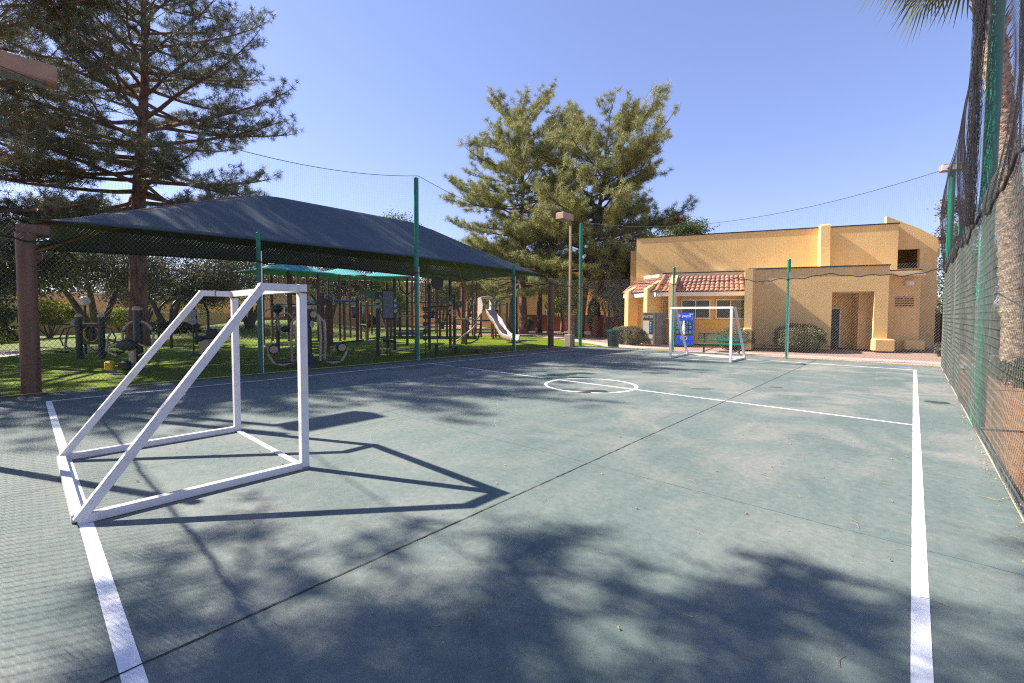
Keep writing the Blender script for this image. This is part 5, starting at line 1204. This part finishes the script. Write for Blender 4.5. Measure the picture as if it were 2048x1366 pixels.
leafy('leafy_tree', 'yellow green shrub tree seen through the right fence', 'tree', (5.2, 22.5, 0), [([V3((0, 0, -.1)), V3((0, .1, 1.5)), V3((.1, .1, 2.6))], .1, .05)], [((0, 0, 2.9), (1.6, 2.0, 1.3)), ((.8, -1.0, 1.5), (1.2, 1.2, 1.0))], 14000, 'leafyg', 'barkgrey', 17, .10)
leafy('leafy_tree', 'larger olive green tree beyond the right side yard', 'tree', (9.5, 30, 0), olive_trunks(3.5, 1.4, 18, .2), [((0, 0, 4.6), (3.0, 3.0, 2.0)), ((2.6, -3, 4.0), (2.4, 2.4, 1.8))], 13000, 'olive', 'barkgrey', 18, .16)
leafy('leafy_tree', 'olive green tree low behind the round disc pole and rig', 'tree', (-41.5, 33.5, 0), olive_trunks(2.6, 1.4, 19, .2), [((0, 0, 4.3), (2.6, 2.6, 1.8)), ((.8, -1.6, 3.2), (1.8, 1.8, 1.2))], 11000, 'olive', 'barkgrey', 19, .17)
leafy('leafy_tree', 'dark green tree in front of the far left yellow wall', 'tree', (-46.5, 6.6, 0), olive_trunks(2.2, 1.2, 20, .18), [((0, 0, 3.5), (1.8, 2.8, 1.3))], 8000, 'olive', 'barkgrey', 20, .16)
leafy('leafy_tree', 'broad dark tree crown left of the twisting olive trunk', 'tree', (-44.5, -2.6, 0), olive_trunks(2.4, 1.4, 21, .2), [((0, 0, 4.0), (2.0, 3.6, 1.5))], 9000, 'darkleaf', 'barkgrey', 21, .16)
# bare trunks among the pines
for x, y, h, r_, mt, lab in ((-24.6, 32.2, 9, .2, 'barkpale', 'thin pale bare trunk left of the canopy column'), (-27.6, 30.6, 8, .42, 'barkgrey', 'thick short trunk at the foot of the slide'), (-27.2, 34.0, 9, .3, 'bark', 'brown trunk just right of the thick one by the slide')):
    t = thing('tree_trunk', lab, 'tree trunk', (x, y, -.05))
    MB().tube([(0, 0, 0), (.04, .05, h * .3), (-.02, .1, h * .6), (.1, .1, h)], [r_ * 1.2, r_ * .9, r_ * .75, r_ * .45], 10).build('trunk', mt, t, True)
    nr = np.random.default_rng(int(x * -10)); C = nr.normal(size=(420, 3)) * np.array([1.1, 1.1, .9]) + np.array([0, 0, h]); V, F = blades(C, np.tile([[0, 0, .3]], (420, 1)), 12, .3, .04, .75, nr); np_mesh('foliage', V, F, 'pine', t)

def hedge(label, c, dd, n, mt='shrub', sd=0, size=.05, group=None, name='hedge', rz=0., round_=.5, cat='hedge', leg=0.):
    """clipped shrub: leaves scattered in the outer skin of a rounded box, over an inner twig mass"""
    nr = np.random.default_rng(sd); t = thing(name, label, cat, c, rz, group)
    u = nr.normal(size=(n, 3)); e = 2.6 if round_ < 1 else 2.
    k = (np.abs(u) ** e).sum(1) ** (-1 / e); p = u * k[:, None]; lump = 1 + .06 * np.sin(p[:, 0:1] * 7 + sd) * np.cos(p[:, 1:2] * 6) + .05 * np.sin(p[:, 2:3] * 9 + sd)
    p = p * lump * nr.uniform(.80, 1.03, (n, 1)) * np.array(dd) / 2; p[:, 2] += dd[2] / 2 + leg
    a = nr.normal(size=(n, 3)); a[:, 2] += .4; a /= np.linalg.norm(a, axis=1)[:, None]; b = np.cross(a, nr.normal(size=(n, 3))); b /= np.linalg.norm(b, axis=1)[:, None]; s = size * nr.uniform(.6, 1.5, (n, 1))
    V = np.stack([p, p + a * s * .5 + b * s * .3, p + a * s, p + a * s * .5 - b * s * .3], 1).reshape(-1, 3)
    np_mesh('foliage', V, np.arange(n * 4).reshape(-1, 4), mt, t)
    rs = random.Random(sd); m = MB()
    for _ in range(26):
        q = Vector((rs.uniform(-.42, .42) * dd[0], rs.uniform(-.42, .42) * dd[1], leg + rs.uniform(.4, .85) * dd[2])); m.tube([(rs.uniform(-.1, .1), rs.uniform(-.1, .1), 0), q * .5, q], [.02, .014, .006], 4, False)
    m.build('stems', 'barkgrey', t); return t
GH = 'clipped olive green hedges by the clubhouse'
hedge('boxy clipped hedge left, beside the litter bin and first buttress', (-13.3, 24.75, -.03), (1.25, 1.0, 1.05), 9000, sd=1, group=GH, rz=R(-20))
hedge('boxy clipped hedge just left of the water vending machine', (-12.25, 24.2, -.03), (1.15, 1.0, 1.1), 9000, sd=2, group=GH, rz=R(-10))
hedge('clipped hedge behind the teal bench under the windows', (-6.75, 24.5, -.03), (1.75, .95, 1.12), 9000, sd=3, group=GH, rz=R(20))
hedge('big clipped hedge against the facade left of the doorway', (-4.15, 25.7, -.03), (2.1, 1.6, 1.32), 15000, sd=4, group=GH, rz=R(22))
hedge('large yellow green topiary ball on the left behind the globe lamp', (-42.0, 1.2, -.03), (2.6, 3.0, 1.5), 9000, 'leafyg', 5, .10, 'topiary balls in front of the yellow wall', 'topiary', 0, 1, 'shrub', 1.0)
hedge('small slim topiary bush at far left by the yellow wall', (-44.0, -.9, -.03), (1.2, 1.2, 1.3), 3500, 'leafyg', 6, .09, 'topiary balls in front of the yellow wall', 'topiary', 0, 1, 'shrub', .9)
hedge('medium topiary ball behind the bare pine trunk', (-42.5, 5.0, -.03), (2.0, 2.4, 1.4), 6000, 'leafyg', 7, .10, 'topiary balls in front of the yellow wall', 'topiary', 0, 1, 'shrub', .7)
hedge('yellow flowering shrub at the left edge past the path', (-37.5, -1.2, -.03), (1.6, 2.6, 1.0), 6000, 'leafyg', 8, .09, None, 'shrub', 0, 1, 'shrub')
hedge('dark low hedge behind the climbing arches', (-38.5, 6.6, -.03), (1.6, 4.2, 1.15), 9000, 'darkleaf', 9, .10, None, 'shrub', 0, .5, 'shrub')
hedge('dark rounded bush on the mound before the tan building', (-52.5, 22.4, .5), (2.6, 3.4, 1.9), 6000, 'darkleaf', 10, .12, None, 'shrub', 0, 1, 'shrub')
hedge('dark round bush under the tan building window', (-50.5, 29.0, 0), (1.8, 2.2, 1.7), 5000, 'darkleaf', 12, .12, None, 'shrub', 0, 1, 'shrub')
hedge('dark bush at the foot of the palm beyond the right fence', (2.2, 17.2, -.05), (1.3, 2.2, .8), 9000, 'darkleaf', 11, .06, None, 'shrub', 0, .5, 'shrub')
hedge('small green bush before the brown red wall', (-30.4, 36.0, -.05), (1.3, 1.3, 1.5), 3500, 'leafy', 14, .10, None, 'shrub', 0, 1, 'shrub')
hedge('small yellow green plant beside the far right corner post', (.9, 27.2, -.05), (.45, .45, .6), 180, 'olive', 15, .08, None, 'shrub', 0, 1, 'shrub')
hedge('tall ivy like shrub against the yellow building by the box wall', (-21.6, 35.0, -.05), (1.2, 1.0, 3.4), 5000, 'leafy', 16, .11, None, 'shrub', 0, 1, 'shrub')

# palm
def palm():
    t = thing('palm_tree', 'tall fan palm with shaggy trunk beyond the right fence', 'palm tree', (1.95, 16.8, -.05)); rs = random.Random(4); H = 11.9
    P = [Vector((-1.1 * (i / 24) ** 1.5, -.3 * i / 24, H * i / 24)) for i in range(25)]
    m = MB(); pts_, rad = [], []
    for i in range(96):
        f = i / 95; pts_.append(at_path(P, f)); rad.append((.25 - .03 * f) * (1.0 + .12 * (i % 2)) * rs.uniform(.93, 1.08))
    m.tube(pts_, rad, 16); m.build('trunk', 'palmbark', t, True)
    m = MB()      # old leaf boots
    for k_ in range(420):
        f = .02 + .96 * k_ / 420; a = k_ * 2.399; p = at_path(P, f); o = Vector((math.cos(a), math.sin(a), 0)); sc = .6 + 1.0 * max(0, f - .45) * 1.6 + 6 * max(0, f - .66)
        if rs.random() < .3: sc *= .5
        q = p + o * .22; s = Vector((-o.y, o.x, 0)) * .07
        m.add([q - s, q + s, q + s * .4 + o * (.09 * sc) + Vector((0, 0, .20 * sc)), q - s * .4 + o * (.09 * sc) + Vector((0, 0, .20 * sc)), q + o * (.03 * sc) + Vector((0, 0, .1 * sc))], [(0, 1, 2, 3), (0, 4, 3), (1, 2, 4)])
    tag(m.build('leaf_boots', 'palmbark', t), kind='stuff')
    V, F = [], []; top = P[-1]
    m = MB()
    for k_ in range(44):
        a = k_ * 2.399 + rs.uniform(-.2, .2); el = R(60 - 108 * (k_ / 44)); dv = Vector((math.cos(a) * math.cos(el), math.sin(a) * math.cos(el), math.sin(el)))
        Ls = rs.uniform(1.0, 1.4); hub = top + dv * Ls + Vector((0, 0, -.15)); m.tube([top, top + dv * Ls * .5 + Vector((0, 0, .05)), hub], [.04, .03, .02], 5, False)
        side = dv.cross(Vector((0, 0, 1))).normalized(); up = side.cross(dv)
        for q in range(34):
            b = R(-118 + 236 * q / 33); l = rs.uniform(.85, 1.15) * (1.15 - .25 * abs(b) / 2); ld = (dv * math.cos(b) + side * math.sin(b) + up * .05).normalized(); e1 = hub + ld * l * .6; e2 = hub + ld * l + Vector((0, 0, -.28 * l - .1 * rs.random())); sd_ = ld.cross(up).normalized() * .028
            j = len(V); V += [tuple(hub), tuple(e1 + sd_), tuple(e1 - sd_), tuple(e2)]; F += [(j, j + 1, j + 2), (j + 1, j + 3, j + 2)]
    m.build('leaf_stalks', 'palmbark', t); link_mesh('fronds', V, F, 'palmleaf', t)
palm()

# ------------------------------------------------------------------ litter on the court
rs = random.Random(5); m = MB()
for k_ in range(150):
    x, y = rs.uniform(-9, .7), rs.uniform(.6, 13) ** 1.0
    if k_ < 60: x, y = rs.uniform(-2.5, .7), rs.uniform(1.8, 8)
    a = rs.uniform(0, 6.28); l = rs.uniform(.03, .12) if k_ % 3 else rs.uniform(.01, .03); c = rs.uniform(-.5, .5)
    P = [(x, y, .009), (x + l * .5 * math.cos(a), y + l * .5 * math.sin(a), .014), (x + l * math.cos(a + c), y + l * math.sin(a + c), .010)]
    m.tube(P, .0016 if k_ % 3 else .005, 4)
tag(m.build('fallen_needles', 'twig'), 'fallen pine needles and twigs scattered on the court', kind='stuff')
m = MB(); m2 = MB()
for k_ in range(900):
    sx = rs.random()
    if sx < .5: x, y = rs.uniform(.62, .80), rs.uniform(1, 20.4)
    else: x, y = rs.uniform(-13.4, .7), rs.uniform(20.45, 20.6)
    a = rs.uniform(0, 6.28); s = rs.uniform(.006, .02); z = rs.uniform(.004, .02)
    m.add([(x, y, z), (x + s * math.cos(a), y + s * math.sin(a), z + .006), (x + s * 1.4 * math.cos(a + .7), y + s * 1.4 * math.sin(a + .7), z + .012), (x + s * .6 * math.cos(a + 1.5), y + s * .6 * math.sin(a + 1.5), z)], [(0, 1, 2, 3)])
tag(m.build('leaf_litter', 'twig'), 'dry leaf litter gathered along the fence bottoms', kind='stuff')
